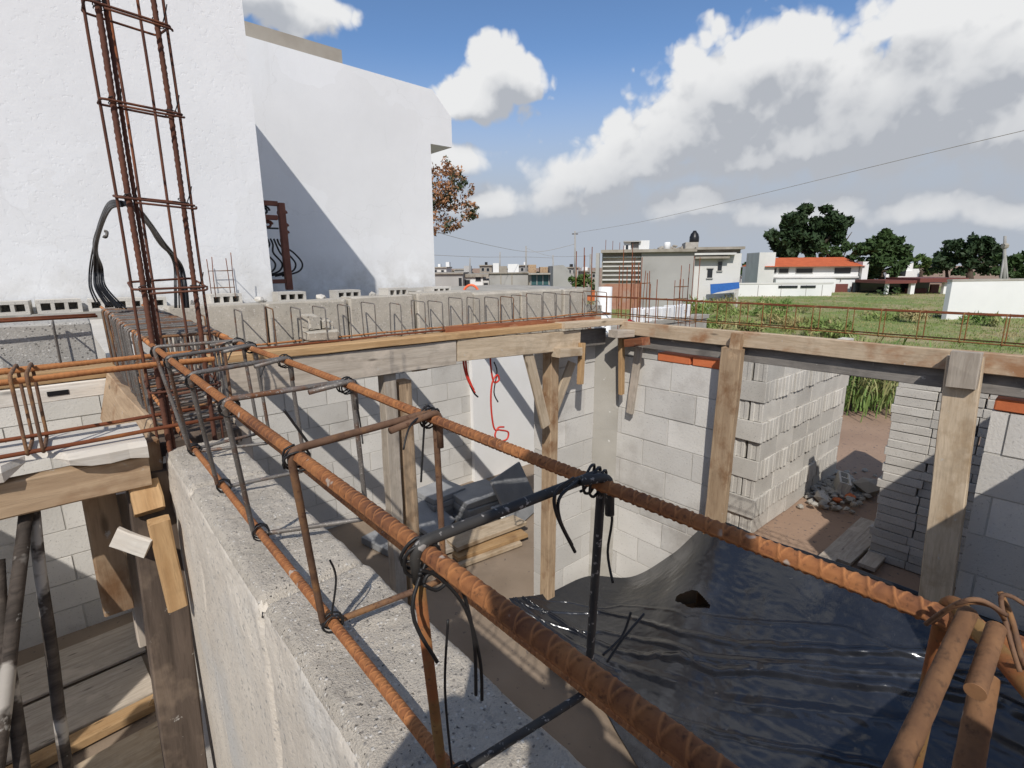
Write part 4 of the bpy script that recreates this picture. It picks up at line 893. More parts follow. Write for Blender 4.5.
one_rock(868, 486, .15, M.conc2, 'large rough lump of broken concrete beside the loose block', .12, .9)
p = at(842, 484, .12); put(BM, 'hollow_block', (p.x, p.y, .11), .35, 'loose grey hollow block tipped beside the rubble near the tall stack', 'block', None, .2)
for (x0, y0, x1, y1, b, lb) in ((826, 560, 868, 521, .13, 'left of three grey boards lying in the yard'), (842, 562, 888, 522, .13, 'middle of three grey boards lying in the yard'), (866, 567, 898, 533, .13, 'right of three grey boards lying in the yard')):
    T('plank', hit(x0, y0, 'z', .05), hit(x1, y1, 'z', .05), b, .035, M.wgrey, label=lb)
T('batten', hit(884, 502, 'z', .08), hit(934, 530, 'z', .1), .05, .05, M.wgrey, label='grey timber lying toward the right post in the yard', cat='batten')
T('batten', hit(888, 496, 'z', .12), hit(932, 520, 'z', .14), .02, .02, M.wgrey, label='thin stick beyond the grey timber in the yard', cat='batten')
# PVC pipe, foam blocks
mb = MB(); n = 22; P0 = hit(605, 303, 'y', 2.74)
ring = lambda r, z: [(P0.x+r*math.cos(2*math.pi*k/n), P0.y+r*math.sin(2*math.pi*k/n), z) for k in range(n)]
V = ring(.055, .01)+ring(.055, 2.435)+ring(.050, 2.435)+ring(.050, 2.2); F = []
for a in range(3):
    for k in range(n): F.append((a*n+k, a*n+(k+1) % n, (a+1)*n+(k+1) % n, (a+1)*n+k))
F.append(tuple(3*n+k for k in range(n)))
tag(link('drain_pipe', V, F, M.pvc, smooth=True, loc=P0), 'white plastic drain pipe standing upright at the corner', 'pipe')
for i in range(8):
    a = hit(638+i*6.4, 317, 'y', 3.07); mb = MB(); w_ = .062
    mb.cbox((a.x-w_/2+.003, 3.0, 2.06), (a.x+w_/2+.004, 3.14, 2.185+random.uniform(-.006, .006)), .006, 2, .003)
    tag(mb.build('foam_block', M.foam, loc=(a.x, 3.07, 2.06)), 'white foam block on the low beige wall, '+['leftmost', 'second from left', 'third from left', 'fourth from left', 'fourth from right', 'third from right', 'second from right', 'rightmost'][i]+' of the row', 'foam block', 'white foam blocks on the low wall')

for j, (px, lb) in enumerate(((583, 'tangle of grey tie wire at the end of the long beam, left of the pipe'), (592, 'small curl of grey tie wire beside the white pipe'))):
    c = hit(px, 308, 'y', 2.62); 
    q = [c+Vector((.05*math.cos(i*.9+j)*random.uniform(.5, 1.5), .03*math.sin(i*.7), .055*math.sin(i*.9+j)*random.uniform(.5, 1.3))) for i in range(16)]
    mb = MB(); mb.tube(spline(q, 6), .0022, 5); tag(mb.build('wire_tangle', M.rod, smooth=True, loc=c), lb, 'wire')
# ---------------------------------------------------------------- white house
hs = root('white_house', (0, 6, 0), 'tall white rendered house with blank walls at the upper left', 'house')
def slabpoly(name, pts, y0, y1, mat, parent):
    n = len(pts); V = [(x, y0, z) for x, z in pts]+[(x, y1, z) for x, z in pts]
    F = [tuple(range(n)), tuple(reversed(range(n, 2*n)))]+[(i, n+i, n+(i+1) % n, (i+1) % n) for i in range(n)]
    return link(name, V, F, mat, parent)
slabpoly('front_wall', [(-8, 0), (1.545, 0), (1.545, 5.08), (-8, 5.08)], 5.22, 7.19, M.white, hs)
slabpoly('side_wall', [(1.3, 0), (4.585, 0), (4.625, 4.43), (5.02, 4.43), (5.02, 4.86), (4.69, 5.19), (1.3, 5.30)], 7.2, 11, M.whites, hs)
slabpoly('parapet', [(1.3, 5.2), (3.50, 5.1), (3.50, 5.56), (1.3, 5.62)], 7.62, 7.85, M.conc2, hs)
# balcony railing in the recess
rl = root('stair_railing', (2.1, 6.2, 2.35), 'brown iron balcony railing with bulging bars in the shaded recess', 'railing')
def H(x, y, Y=6.2): return hit(x, y, 'y', Y)
mb = MB(); a, b = H(280.5, 203), H(285, 290); mb.cbox((a.x-.035, 6.16, b.z), (a.x+.035, 6.23, a.z), .006, 2); mb.build('post', M.brownpaint, rl)
for (ya, yb) in ((204, .05), (218, .05)):
    mb = MB(); a = H(280, ya); mb.cbox((1.55, 6.17, a.z-.025), (a.x-.03, 6.22, a.z+.025), .005, 0); mb.build('rail', M.brownpaint, rl)
mb = MB(); a = H(285, 281); mb.cbox((1.6, 6.17, a.z-.025), (a.x+.06, 6.22, a.z+.02), .005, 0); mb.build('rail', M.brownpaint, rl)
mb = MB(); a = H(264, 226); mb.cbox((1.55, 6.18, a.z-.03), (H(278, 226).x, 6.21, a.z-.012), .003, 0); mb.build('rail', M.blackp, rl)
for k in range(5):
    x0 = H(266+k*4, 230).x; e = H(275+k*7.4, 262).x; mb = MB()
    yb = 6.2+.02*k
    mb.tube(spline([(x0, yb, H(0, 231).z), (x0+.02, yb, H(0, 239).z), (e-.08, yb, H(0, 250).z), (e, yb, H(0, 264).z), (e-.05, yb, H(0, 275).z), (e-.24, yb, H(0, 281).z)], 8), .010, 6); mb.build('belly_bar', M.blackp, rl, True)
for k, (x, y, r) in enumerate(((264, 210, .07), (269, 224, .05), (283, 213, .055), (285, 226, .05), (286, 233, .045))):
    c = H(x, y); mb = MB(); mb.tube([(c.x+r*math.cos(q*.45)*(1-q*.03), 6.24, c.z+r*.8*math.sin(q*.45)*(1-q*.03)) for q in range(20)], .012, 6); mb.build('scroll', M.brownpaint if k else M.blackp, rl, True)
# ---------------------------------------------------------------- trees
def leafcloud(centres, per, size, stretch=1.0, up=0.0):
    # many small leaf faces spread through each clump
    V = []; F = []
    for (c, rx, rz) in centres:
        n = int(per*(rx*rx)); 
        d = rng.normal(size=(n, 3)); d /= np.linalg.norm(d, axis=1)[:, None]; rr = rng.random(n)**.45
        p = np.array(c)+d*rr[:, None]*np.array([rx, rx, rz])
        a = rng.normal(size=(n, 3)); a[:, 2] += up; a /= np.linalg.norm(a, axis=1)[:, None]; b = np.cross(a, rng.normal(size=(n, 3))); b /= np.linalg.norm(b, axis=1)[:, None]
        s = size*rng.uniform(.6, 1.4, n)[:, None]; a = a*s*stretch; b = b*s*.6
        i0 = len(V); q = np.stack([p-a, p-b*.8+a*.1, p+a, p+b*.8+a*.1], 1).reshape(-1, 3); V += q.tolist()
        F += [(i0+4*k, i0+4*k+1, i0+4*k+2, i0+4*k+3) for k in range(n)]
    return V, F
def clumps(c, rx, rz, n, cr, flat=.7, seed=0):
    r = np.random.default_rng(seed); out = []
    for i in range(n):
        d = r.normal(size=3); d /= np.linalg.norm(d); rr = r.random()**.4
        p = Vector(c)+Vector((d[0]*rr*rx, d[1]*rr*rx, d[2]*rr*rz)); k = cr*r.uniform(.6, 1.3); out.append((p, k, k*flat))
    return out
def tree(name, base, cl, mat, size, per, label, group=None, tr=.2, cat='tree', stretch=1.0, branches=6):
    t = root(name, base, label, cat, group); V, F = leafcloud(cl, per, size, stretch); link('crown', V, F, mat, t)
    base = Vector(base); cc = sum((c for c, _, _ in cl), Vector())/len(cl); mb = MB()
    fork = base.lerp(Vector((cc.x, cc.y, cc.z)), .62); n = 8
    mb.tube([base.lerp(fork, i/n)+Vector((noise.noise(Vector((i*.5, base.x, 0))), noise.noise(Vector((i*.5, base.x, 5))), 0))*tr*.5*(i > 0) for i in range(n+1)], [tr*(1.25-.6*i/n) for i in range(n+1)], 8)
    for c, k, _ in random.sample(cl, min(branches, len(cl))):
        mb.tube(spline([fork-Vector((0, 0, tr)), fork.lerp(c, .5)+Vector((0, 0, -k*.2)), c], 4), [tr*.5*(1-.8*i/8) for i in range(9)], 5)
    mb.build('trunk', M.bark, t, True); return t
def ground_at(x, D): p = far(x, 300, D); return Vector((p.x, p.y, 0))
def cl_px(lst, D, flat=.75, sub=5, seed=1):
    # clump list given as (pixel x, pixel y, pixel radius) at distance D
    out = []
    r = np.random.default_rng(seed)
    for (x, y, q) in lst:
        c = far(x, y, D); R = q/FOC*D; c = c+FH*r.uniform(-.6, .6)*R
        for i in range(sub):
            d = r.normal(size=3); d /= np.linalg.norm(d); p = c+Vector(d.tolist())*R*.75; out.append((p, R*r.uniform(.3, .62), R*r.uniform(.25, .5)))
    return out
tree('broadleaf_tree', ground_at(392, 13.5), cl_px([(440, 170, 14), (449, 185, 18), (457, 182, 11), (465, 190, 9), (446, 205, 15), (460, 213, 14), (437, 222, 14), (452, 226, 10), (470, 210, 8), (474, 212, 6), (440, 195, 13)], 13.5, sub=8, seed=4), M.leafo, .042, 1500, 'tree with rust-brown and green foliage behind the white house corner', tr=.07, branches=0)
tree('pine_tree', ground_at(806, 60), cl_px([(790, 228, 14), (808, 219, 13), (825, 219, 12), (838, 227, 11), (846, 222, 5), (775, 240, 10), (798, 238, 14), (818, 238, 13), (836, 236, 10), (788, 248, 12), (808, 250, 10)], 60, sub=7, seed=5), M.pine, .34, 330, 'tall dark spreading pine behind the red-roofed house', tr=.4)
mb = MB(); c = far(843, 245, 60)
for q in ((846, 222), (851, 215), (852, 232), (848, 238)): mb.tube([c, far(*q, 60)], [.09, .03], 5)
tag(mb.build('dead_branch', M.bark, loc=c), 'bare dead branches sticking out right of the tall pine', 'branch')
tree('broadleaf_tree', ground_at(880, 50), cl_px([(876, 248, 15), (890, 245, 13), (868, 255, 11), (893, 258, 12), (880, 265, 13), (884, 238, 8), (872, 270, 9)], 50, sub=7, seed=6), M.leafd, .28, 330, 'dense dark rounded tree right of the red-roofed house', tr=.3)
tree('broadleaf_tree', ground_at(836, 56), cl_px([(836, 250, 12), (826, 254, 10), (848, 254, 10)], 56, sub=6, seed=7), M.leafd, .22, 200, 'low dark tree between the tall pine and the rounded tree', tr=.25)
tree('broadleaf_tree', ground_at(966, 70), cl_px([(955, 252, 11), (968, 246, 11), (981, 248, 11), (992, 254, 9), (942, 262, 10), (960, 264, 11), (990, 266, 8), (975, 262, 8)], 70, sub=7, seed=8), M.pine, .36, 230, 'broad dark tree with see-through gaps above the red pergola', tr=.4)
tree('cypress_tree', ground_at(945, 72), cl_px([(946.5, 243, 2.2), (945.5, 249, 3.2), (944.5, 255, 4), (943.5, 262, 4.5), (943.5, 270, 5)], 72, sub=8, seed=9), M.pine, .25, 260, 'narrow pointed cypress left of the broad dark tree', tr=.2)
tree('broadleaf_tree', ground_at(1012, 62), cl_px([(1010, 262, 9), (1022, 258, 9), (1030, 265, 10), (1002, 270, 8), (1018, 271, 9)], 62, sub=7, seed=10), M.leafd, .32, 260, 'dark tree at the right edge behind the leaning pole', tr=.3)
tree('broadleaf_tree', ground_at(918, 85), cl_px([(910, 264, 7), (920, 262, 8), (930, 266, 8)], 85, sub=6, seed=11), M.leafm, .34, 150, 'paler green tree behind the small white house', tr=.3)
tree('broadleaf_tree', ground_at(1000, 80), cl_px([(998, 264, 7), (988, 262, 6)], 80, sub=6, seed=12), M.leafm, .34, 150, 'hazy green tree between the broad dark tree and the pole', tr=.3)
tree('broadleaf_tree', ground_at(752, 58), cl_px([(748, 268, 6), (745, 273, 5), (752, 274, 5)], 58, sub=6, seed=13), M.leafd, .22, 220, 'dark small tree between the grey house and the red-roofed house', tr=.2)
tree('round_bush', ground_at(580, 42), cl_px([(574, 285, 8), (582, 281, 9), (588, 287, 8), (580, 290, 8)], 42, sub=7, seed=14), M.leafm, .16, 330, 'olive green bush left of the striped grey house', tr=.15, cat='bush')
far_t = []
V, F = leafcloud(cl_px([(x, 276+3*math.sin(x*.7), 3.5) for x in range(430, 600, 6)], 130, sub=4, seed=15), 14, .55)
tag(link('distant_trees', V, F, M.leafd, loc=ground_at(520, 130)), 'dark line of distant trees beyond the grey houses', 'trees', kind='stuff')
V, F = leafcloud(cl_px([(x, 277+2*math.sin(x*.9), 4) for x in range(700, 1060, 7)], 110, sub=4, seed=16), 16, .5)
tag(link('distant_trees', V, F, M.leafd, loc=ground_at(860, 110)), 'dark band of distant trees beyond the field', 'trees', kind='stuff')
# ---------------------------------------------------------------- houses
class Fr:                                            # street frame: x to the right, y away, z up, at distance D
    def __init__(s, x, D, rot=0):
        s.o = ground_at(x, D); c, n = math.cos(rot), math.sin(rot); s.x = R0*c+FH*n; s.y = FH*c-R0*n; s.D = D; s.px = x
    def p(s, x, y, z): return tuple(s.o+s.x*x+s.y*y+Vector((0, 0, z)))
    def lx(s, px):                                   # local x under a pixel column on the front plane
        r = ray(px, 290); r.z = 0; o = s.o; n = s.y; t = o.dot(n)/r.dot(n); return (r*t-o).dot(s.x)
    def z(s, py, px=None):
        px = px or s.px; r = ray(px, py); t = s.o.dot(s.y)/Vector((r.x, r.y, 0)).dot(s.y); return CZ+r.z*t
    def box(s, mb, x0, x1, y0, y1, z0, z1):
        a = MB(); a.box((x0, y0, z0), (x1, y1, z1)); mb.add([s.p(*v) for v in a.V], a.F)
def part(fr, name, mat, parent, *boxes):
    mb = MB()
    for b in boxes: fr.box(mb, *b)
    return mb.build(name, mat, parent)
def house(name, x, D, label, rot=0, cat='house'):
    f = Fr(x, D, rot); return f, root(name, f.o, label, cat)
def win(f, par, x0, x1, y0, y1, d=-.02, mat=None, frame=None):
    a, b = f.lx(x0), f.lx(x1); z1, z0 = f.z(y0, (x0+x1)/2), f.z(y1, (x0+x1)/2)
    w = part(f, 'window', frame or M.house, par, (a-.06, b+.06, d-.03, .1, z0-.06, z0), (a-.06, b+.06, d-.03, .1, z1, z1+.06), (a-.06, a, d-.03, .1, z0, z1), (b, b+.06, d-.03, .1, z0, z1))
    part(f, 'pane', mat or M.glass, w, (a, b, d, .1, z0, z1))
# big grey block house
f, h = house('block_house', 668, 31, 'large unfinished grey block house with striped left wing and rooftop clutter', -.22)
Z = lambda y: f.z(y); L = f.lx
part(f, 'wall', M.house, h, (L(640), L(693), 0, 8, 0, Z(252)))
part(f, 'roof_slab', M.conc2, h, (L(600), L(694), -.25, 8.2, Z(252), Z(249)))
part(f, 'brick_wing', M.brickpale, h, (L(601), L(640), .25, 7, 0, Z(284)))
part(f, 'striped_wall', M.conc2, h, (L(601), L(640), .3, 7, Z(284), Z(252)))
for k in range(6):
    yy = 256+k*4.6; part(f, 'louvre', M.housew, h, (L(602), L(640)-.02, .12, .3, Z(yy+1.4), Z(yy)))
part(f, 'pillar', M.house, h, (L(595), L(598.5), 0, .5, 0, Z(252)))
part(f, 'right_wing', M.housew, h, (L(693.5), L(740), .35, 8, 0, Z(254)), (L(692), L(733), -.15, .36, Z(255.5), Z(253.5)))
part(f, 'wing_roof', M.conc2, h, (L(693.5), L(742), .1, 8.3, Z(250), Z(247.5)), (L(694), L(739), .5, 8, Z(254), Z(250)))
f2 = f
def win2(x0, x1, y0, y1):
    a, b = L(x0), L(x1); z1, z0 = Z(y0), Z(y1); w = part(f, 'window', M.house, h, (a-.05, b+.05, .26, .35, z0-.06, z0), (a-.05, b+.05, .26, .35, z1, z1+.06))
    part(f, 'pane', M.glass, w, (a, b, .3, .36, z0, z1))
win2(707, 712, 269, 278); win2(717, 721, 262, 271)
part(f, 'ledge', M.conc2, h, (L(693), L(727), -.1, .34, Z(259), Z(257)))
part(f, 'roof_cabin', M.hwhite, h, (L(622), L(629), .6, 3, Z(252), Z(241)), (L(637), L(647.5), .6, 3, Z(252), Z(239.5)))
part(f, 'roof_cabin_recess', M.house, h, (L(629), L(637), .75, 3, Z(252), Z(242)), (L(621.5), L(639), .4, 3, Z(241), Z(239.8)))
part(f, 'cabin_window', M.glass, h, (L(624), L(626.5), .57, .62, Z(250), Z(244)))
part(f, 'tank_base', M.conc, h, (L(684), L(697), .8, 3, Z(251), Z(242)))
mb = MB(); c = Vector(f.p((L(663)+L(670))/2, 1.5, 0)); r = (L(670)-L(663))/2; mb.tube([(c.x, c.y, z) for z in (Z(251), Z(242), Z(241))], [r*1.05, r, r*.8], 14); mb.build('white_tank', M.pvc, h, True)
mb = MB(); c = Vector(f.p((L(689)+L(699))/2, 1.6, 0)); r = (L(699)-L(689))/2
mb.tube([(c.x, c.y, z) for z in (Z(242), Z(240.5), Z(236), Z(235.4), Z(233), Z(231), Z(229.5))], [r*.94, r, r, r*.93, r*.8, r*.45, r*.3], 18); mb.build('water_tank', M.blackp, h, True)
V = []; mb = MB()
for i in range(34):
    x = random.uniform(648, 690); rock(mb, Vector(f.p(L(x), 1.8+random.random(), Z(250)+random.random()*.35*max(0, 1-abs(x-675)/20))), random.uniform(.12, .35), .6)
mb.build('rooftop_debris', M.conc2, h)
for x in (604, 611, 618, 631): part(f, 'starter_bar', M.rustdeep, h, (L(x)-.015, L(x)+.015, .5, .53, Z(250), Z(random.uniform(236, 243))))
mb = MB(); a = [Vector(f.p(L(x), -.3, Z(y))) for x, y in ((709, 284), (718, 283.5), (737, 282), (738, 288), (727, 290), (716, 292), (710, 294))]
n = len(a); b = [q-f.y*.1 for q in a]; mb.add(a+b, [tuple(reversed(range(n))), tuple(range(n, 2*n))]+[(i, (i+1) % n, n+(i+1) % n, n+i) for i in range(n)])
tag(mb.build('blue_tarp', M.bluetarp, loc=a[0]), 'blue tarp hung on the wall below the two windows of the grey house', 'tarp')
# compound wall and red-roofed house
f, h = house('compound_wall', 785, 44, 'long whitish compound wall with dark slots along the far side of the field', -.05, 'wall'); L, Z = f.lx, f.z
part(f, 'wall', M.hwhite, h, (L(728), L(832), 0, .2, 0, Z(284)))
part(f, 'coping', M.housew, h, (L(727), L(833), -.04, .26, Z(284), Z(282.6)))
for x0, x1 in ((778, 797), (800, 815)): part(f, 'slot', M.glass, h, (L(x0), L(x1), -.06, .1, Z(288), Z(285.6)))
for x in (758, 781, 806, 822): part(f, 'joint', M.house, h, (L(x)-.025, L(x)+.025, -.015, .05, 0, Z(285)))
f, h = house('red_roofed_house', 810, 50, 'long white house with a red tiled roof behind the compound wall', -.08); L, Z = f.lx, f.z
part(f, 'wall', M.hwhite, h, (L(763), L(856), 0, 6, 0, Z(266)))
a = [f.p(L(761), -.6, Z(266.5)), f.p(L(859), -.6, Z(266.5)), f.p(L(857), 3, Z(257)), f.p(L(770), 3, Z(257)), f.p(L(861), 6.5, Z(266)), f.p(L(763), 6.5, Z(266))]
mb = MB(); mb.add(a, [(0, 1, 2, 3), (3, 2, 4, 5), (0, 3, 5), (1, 4, 2), (0, 5, 4, 1)]); mb.build('roof', M.rooft, h)
part(f, 'tower', M.housew, h, (L(755), L(771), -.3, 3, 0, Z(252)))
part(f, 'end_wall', M.hwhite, h, (L(857), L(863), -.4, 6, 0, Z(262)))
for x0, x1 in ((765, 774), (777, 786), (794, 810)): win(f, h, x0, x1, 268.5, 273)
part(f, 'eave_band', M.housew, h, (L(763), L(856), -.2, 0, Z(278), Z(276.5)))
part(f, 'porch_shade', M.glass, h, (L(832), L(848), -.05, .1, Z(273.5), Z(268)))  # flat dark panel painted in for the shade under the porch
part(f, 'lower_wall', M.hwhite, h, (L(772), L(831), -.7, -.02, 0, Z(279)))
d = part(f, 'door', M.maroon, h, (L(832), L(847), -.08, .1, 0, Z(284))); part(f, 'handle', M.pole, d, (L(839)-.03, L(839)+.03, -.12, -.08, 1.0, 1.3))
# right side: small white house, pergola, white wall, pole
f, h = house('arched_house', 905, 75, 'small white house with a dark arched window beyond the red pergola'); L, Z = f.lx, f.z
part(f, 'wall', M.hwhite, h, (L(884), L(912), 0, 6, 0, Z(271)), (L(897), L(911), .3, 6, Z(271), Z(263)), (L(886), L(922), 1, 6, 0, Z(269)))
a, b = L(895), L(903); mb = MB(); n = 12; pts = [(a, Z(276)), (b, Z(276))]+[((a+b)/2+(b-a)/2*math.cos(math.pi*i/n), Z(271)+(Z(266.5)-Z(271))*math.sin(math.pi*i/n)) for i in range(n+1)]
q = [f.p(x, -.05, z) for x, z in pts]; w = [f.p(x, .31, z) for x, z in pts]; k = len(pts); mb.add(q+w, [tuple(range(k)), tuple(reversed(range(k, 2*k)))]+[(i, k+i, k+(i+1) % k, (i+1) % k) for i in range(k)]); mb.build('window', M.glass, h)
f, h = house('pergola', 910, 46, 'low maroon-roofed open shelter with white posts beyond the field', 0, 'shelter'); L, Z = f.lx, f.z
part(f, 'roof', M.maroon, h, (L(876), L(907), -1, 3, Z(283), Z(280)), (L(908), L(955), -1.2, 3, Z(282), Z(278)))
for x0, x1 in ((903.5, 907.5), (936, 940), (880, 882)): part(f, 'post', M.hwhite, h, (L(x0), L(x1), -.8, -.5, 0, Z(282)))
part(f, 'back_wall', M.maroon, h, (L(915), L(936), 1, 1.2, 0, Z(289)), (L(940), L(948), 1, 1.2, 0, Z(285)))
part(f, 'shade_wall', M.glass, h, (L(874), L(955), 2.9, 3.1, 0, Z(283)))  # near-black sheet standing in for the shade under the roof
tree('round_bush', ground_at(884, 44), cl_px([(880, 292, 6), (890, 290, 6), (897, 293, 5), (872, 294, 5)], 44, sub=6, seed=20), M.leafd, .15, 110, 'dark hedge bush in front of the maroon shelter', tr=.08, cat='bush')
f, h = house('boundary_wall', 985, 24.6, 'plain white boundary wall standing in the field at the right edge', .10, 'wall'); L, Z = f.lx, f.z
part(f, 'wall', M.hwhite, h, (L(951), L(1100), 0, .25, 0, Z(281, 990)))
part(f, 'coping', M.conc, h, (L(950.5), L(1100), -.02, .27, Z(281, 990), Z(279, 990)))
tree('round_bush', ground_at(938, 25.5), cl_px([(934, 316, 6), (944, 313, 7)], 25.5, sub=7, seed=21), M.leafd, .09, 300, 'dark low bush at the left end of the white boundary wall', tr=.05, cat='bush')
mb = MB(); a, b, c = ground_at(1003, 40), far(1005, 236, 40), far(1005, 252, 40); mb.tube([a, b], [.13, .09], 8); p1 = MB(); p1.tube([far(997, 300, 40), c], .07, 6); p1.tube([far(1009, 300, 40), c], .07, 6)
h = root('utility_pole', a, 'grey utility pole with slanted legs beside the right-hand trees', 'pole'); mb.build('mast', M.pole, h, True); p1.build('leg', M.pole, h, True)
mb = MB(); mb.tube([far(1003, 246, 40), far(1007, 246, 40)], .2, 6); mb.build('transformer', M.conc2, h)
def pole(px, yt, D, label, arm=None):
    h = root('utility_pole', ground_at(px, D), label, 'pole'); mb = MB(); mb.tube([ground_at(px, D), far(px, yt, D)], [.14, .09], 8); mb.build('mast', M.pole, h, True)
    if arm: mb = MB(); mb.tube([far(px-arm, yt+3, D), far(px+arm, yt+3, D)], .06, 5); mb.build('crossarm', M.bark, h)
    return h
pole(575, 231, 60, 'tall thin utility pole with a crossarm near the striped house', 3); pole(526, 246, 68, 'utility pole among the grey houses, left of the teal shopfront'); pole(553, 255, 75, 'short utility pole right of the teal shopfront'); pole(590.5, 254, 55, 'dark utility pole at the left end of the striped house')
# left houses
f, h = house('grey_house', 450, 62, 'low grey flat-roofed house next to the white house corner'); L, Z = f.lx, f.z
part(f, 'wall', M.house, h, (L(430), L(463), 0, 8, 0, Z(274))); part(f, 'roof_slab', M.conc2, h, (L(429), L(464), -.3, 8, Z(274), Z(272.6)))
part(f, 'door', M.glass, h, (L(459), L(462), -.04, .1, Z(288), Z(278)))
f, h = house('white_house', 474, 64, 'small white house with dark openings behind the orange hoop'); L, Z = f.lx, f.z
part(f, 'wall', M.hwhite, h, (L(463.5), L(483), 0, 8, 0, Z(277))); part(f, 'roof_slab', M.conc2, h, (L(463), L(489), -.3, 8, Z(277), Z(274)))
for x0, x1, y0, y1 in ((465, 470, 280, 288), (476, 481, 275, 281)): win(f, h, x0, x1, y0, y1)
part(f, 'annex', M.housew, h, (L(483), L(489), .2, 8, 0, Z(280))); win(f, h, 484, 488, 283, 287)
f, h = house('grey_house', 508, 58, 'wide grey blank-walled house with white water tanks on its roof'); L, Z = f.lx, f.z
part(f, 'wall', M.house, h, (L(489.5), L(528), 0, 8, 0, Z(273.5))); part(f, 'roof_slab', M.conc2, h, (L(489), L(529), -.2, 8, Z(273.5), Z(272.4)))
for x in (501, 512): part(f, 'pilaster', M.conc2, h, (L(x)-.06, L(x)+.06, -.05, 0, 0, Z(273.6)))
for x0, x1, y0 in ((493, 499, 263), (508, 519, 264)): part(f, 'roof_tank', M.hwhite, h, (L(x0), L(x1), 1, 3, Z(272.4), Z(y0)))
part(f, 'roof_shed', M.conc2, h, (L(499), L(507), 1.2, 3.2, Z(272.4), Z(266)))
f, h = house('shop_house', 540, 56, 'shop building with a teal glazed front and blue tin awning'); L, Z = f.lx, f.z
part(f, 'wall', M.conc2, h, (L(529), L(552), .4, 8, 0, Z(273))); part(f, 'roof_slab', M.conc, h, (L(528.5), L(553), -.5, 8, Z(274.5), Z(273)))
part(f, 'glazing', M.teal, h, (L(531), L(549), .3, .42, Z(285), Z(275)))
for k in range(4): part(f, 'mullion', M.pole, h, (L(531+k*6)-.05, L(531+k*6)+.05, .22, .32, Z(285), Z(275)))
mb = MB(); mb.add([f.p(L(529), .3, Z(285.5)), f.p(L(552), .3, Z(285.5)), f.p(L(553), -1.6, Z(288)), f.p(L(530), -1.6, Z(288)), f.p(L(529), .3, Z(286.5)), f.p(L(552), .3, Z(286.5)), f.p(L(553), -1.6, Z(288.8)), f.p(L(530), -1.6, Z(288.8))], [(0, 1, 2, 3), (7, 6, 5, 4), (0, 4, 5, 1), (1, 5, 6, 2), (2, 6, 7, 3), (3, 7, 4, 0)]); mb.build('awning', M.bluetin, h)
part(f, 'roof_shed', M.wbrown, h, (L(529), L(537), 2, 4, Z(273), Z(264.5)), (L(541), L(549), 2, 4, Z(273), Z(267)))
f, h = house('gabled_house', 561, 52, 'grey house with a sloping roofline and small dark window left of the bush'); L, Z = f.lx, f.z
q = [(L(553), 0), (L(571), 0), (L(569), Z(270)), (L(563), Z(265)), (L(553), Z(266))]; k = len(q); mb = MB(); mb.add([f.p(x, 0, z) for x, z in q]+[f.p(x, 7, z) for x, z in q], [tuple(range(k)), tuple(reversed(range(k, 2*k)))]+[(i, k+i, k+(i+1) % k, (i+1) % k) for i in range(k)]); mb.build('wall', M.house, h)
win(f, h, 557, 562, 288, 293)
f, h = house('far_house', 582, 85, 'far pale house with a white roof tank behind the bush'); L, Z = f.lx, f.z
part(f, 'wall', M.housew, h, (L(556), L(596), 0, 8, 0, Z(276))); part(f, 'roof_tank', M.hwhite, h, (L(583), L(588), 1, 3, Z(276), Z(267)))
f, h = house('far_house', 446, 90, 'far low house with a white block on its roof at the left'); L, Z = f.lx, f.z
part(f, 'wall', M.housew, h, (L(425), L(480), 0, 8, 0, Z(274))); part(f, 'roof_tank', M.hwhite, h, (L(446), L(449.5), 1, 3, Z(274), Z(262))); part(f, 'roof_shed', M.house, h, (L(464), L(471), 1, 3, Z(274), Z(266)))
for k, (x0, x1, yt, D, mt, rn) in enumerate(((433, 447, 268, 78, M.housew, 'pale'), (455, 470, 270, 95, M.house, 'grey'), (480, 492, 266, 82, M.conc2, 'dark grey'), (503, 522, 269, 88, M.housew, 'pale'), (519, 530, 266, 72, M.house, 'grey'), (545, 556, 268, 70, M.hwhite, 'white'), (566, 578, 268, 66, M.house, 'grey'), (583, 597, 272, 62, M.conc2, 'dark grey'), (740, 752, 277, 68, M.housew, 'pale'))):
    f, h = house('far_house', (x0+x1)/2, D, 'small far '+rn+' flat-roofed house, '+['leftmost, beside the white house corner', 'second from left behind the low grey house', 'with a water tank above the small white house', 'behind the wide blank-walled house', 'just left of the teal shopfront', 'right of the teal shopfront', 'peeping over the olive bush', 'next to the striped wing of the big house', 'between the big house and the red-roofed one'][k]); L, Z = f.lx, f.z
    part(f, 'wall', mt, h, (L(x0), L(x1), 0, 7, 0, Z(yt))); part(f, 'roof_slab', M.conc2, h, (L(x0)-.1, L(x1)+.1, -.25, 7.1, Z(yt), Z(yt-1.1)))
    win(f, h, x0+2, x0+4.5, yt+2, yt+5); win(f, h, x1-5, x1-2.5, yt+2.2, yt+5.2)
    if k % 2 == 0: part(f, 'water_tank', M.blackp if k % 4 else M.pvc, h, (L(x0+5), L(x0+7.5), 1, 2.2, Z(yt-1), Z(yt-4)))
pole(470, 258, 80, 'thin utility pole behind the low grey house'); pole(500, 252, 84, 'thin utility pole behind the wide blank-walled house'); pole(612, 250, 58, 'thin utility pole behind the striped wing')
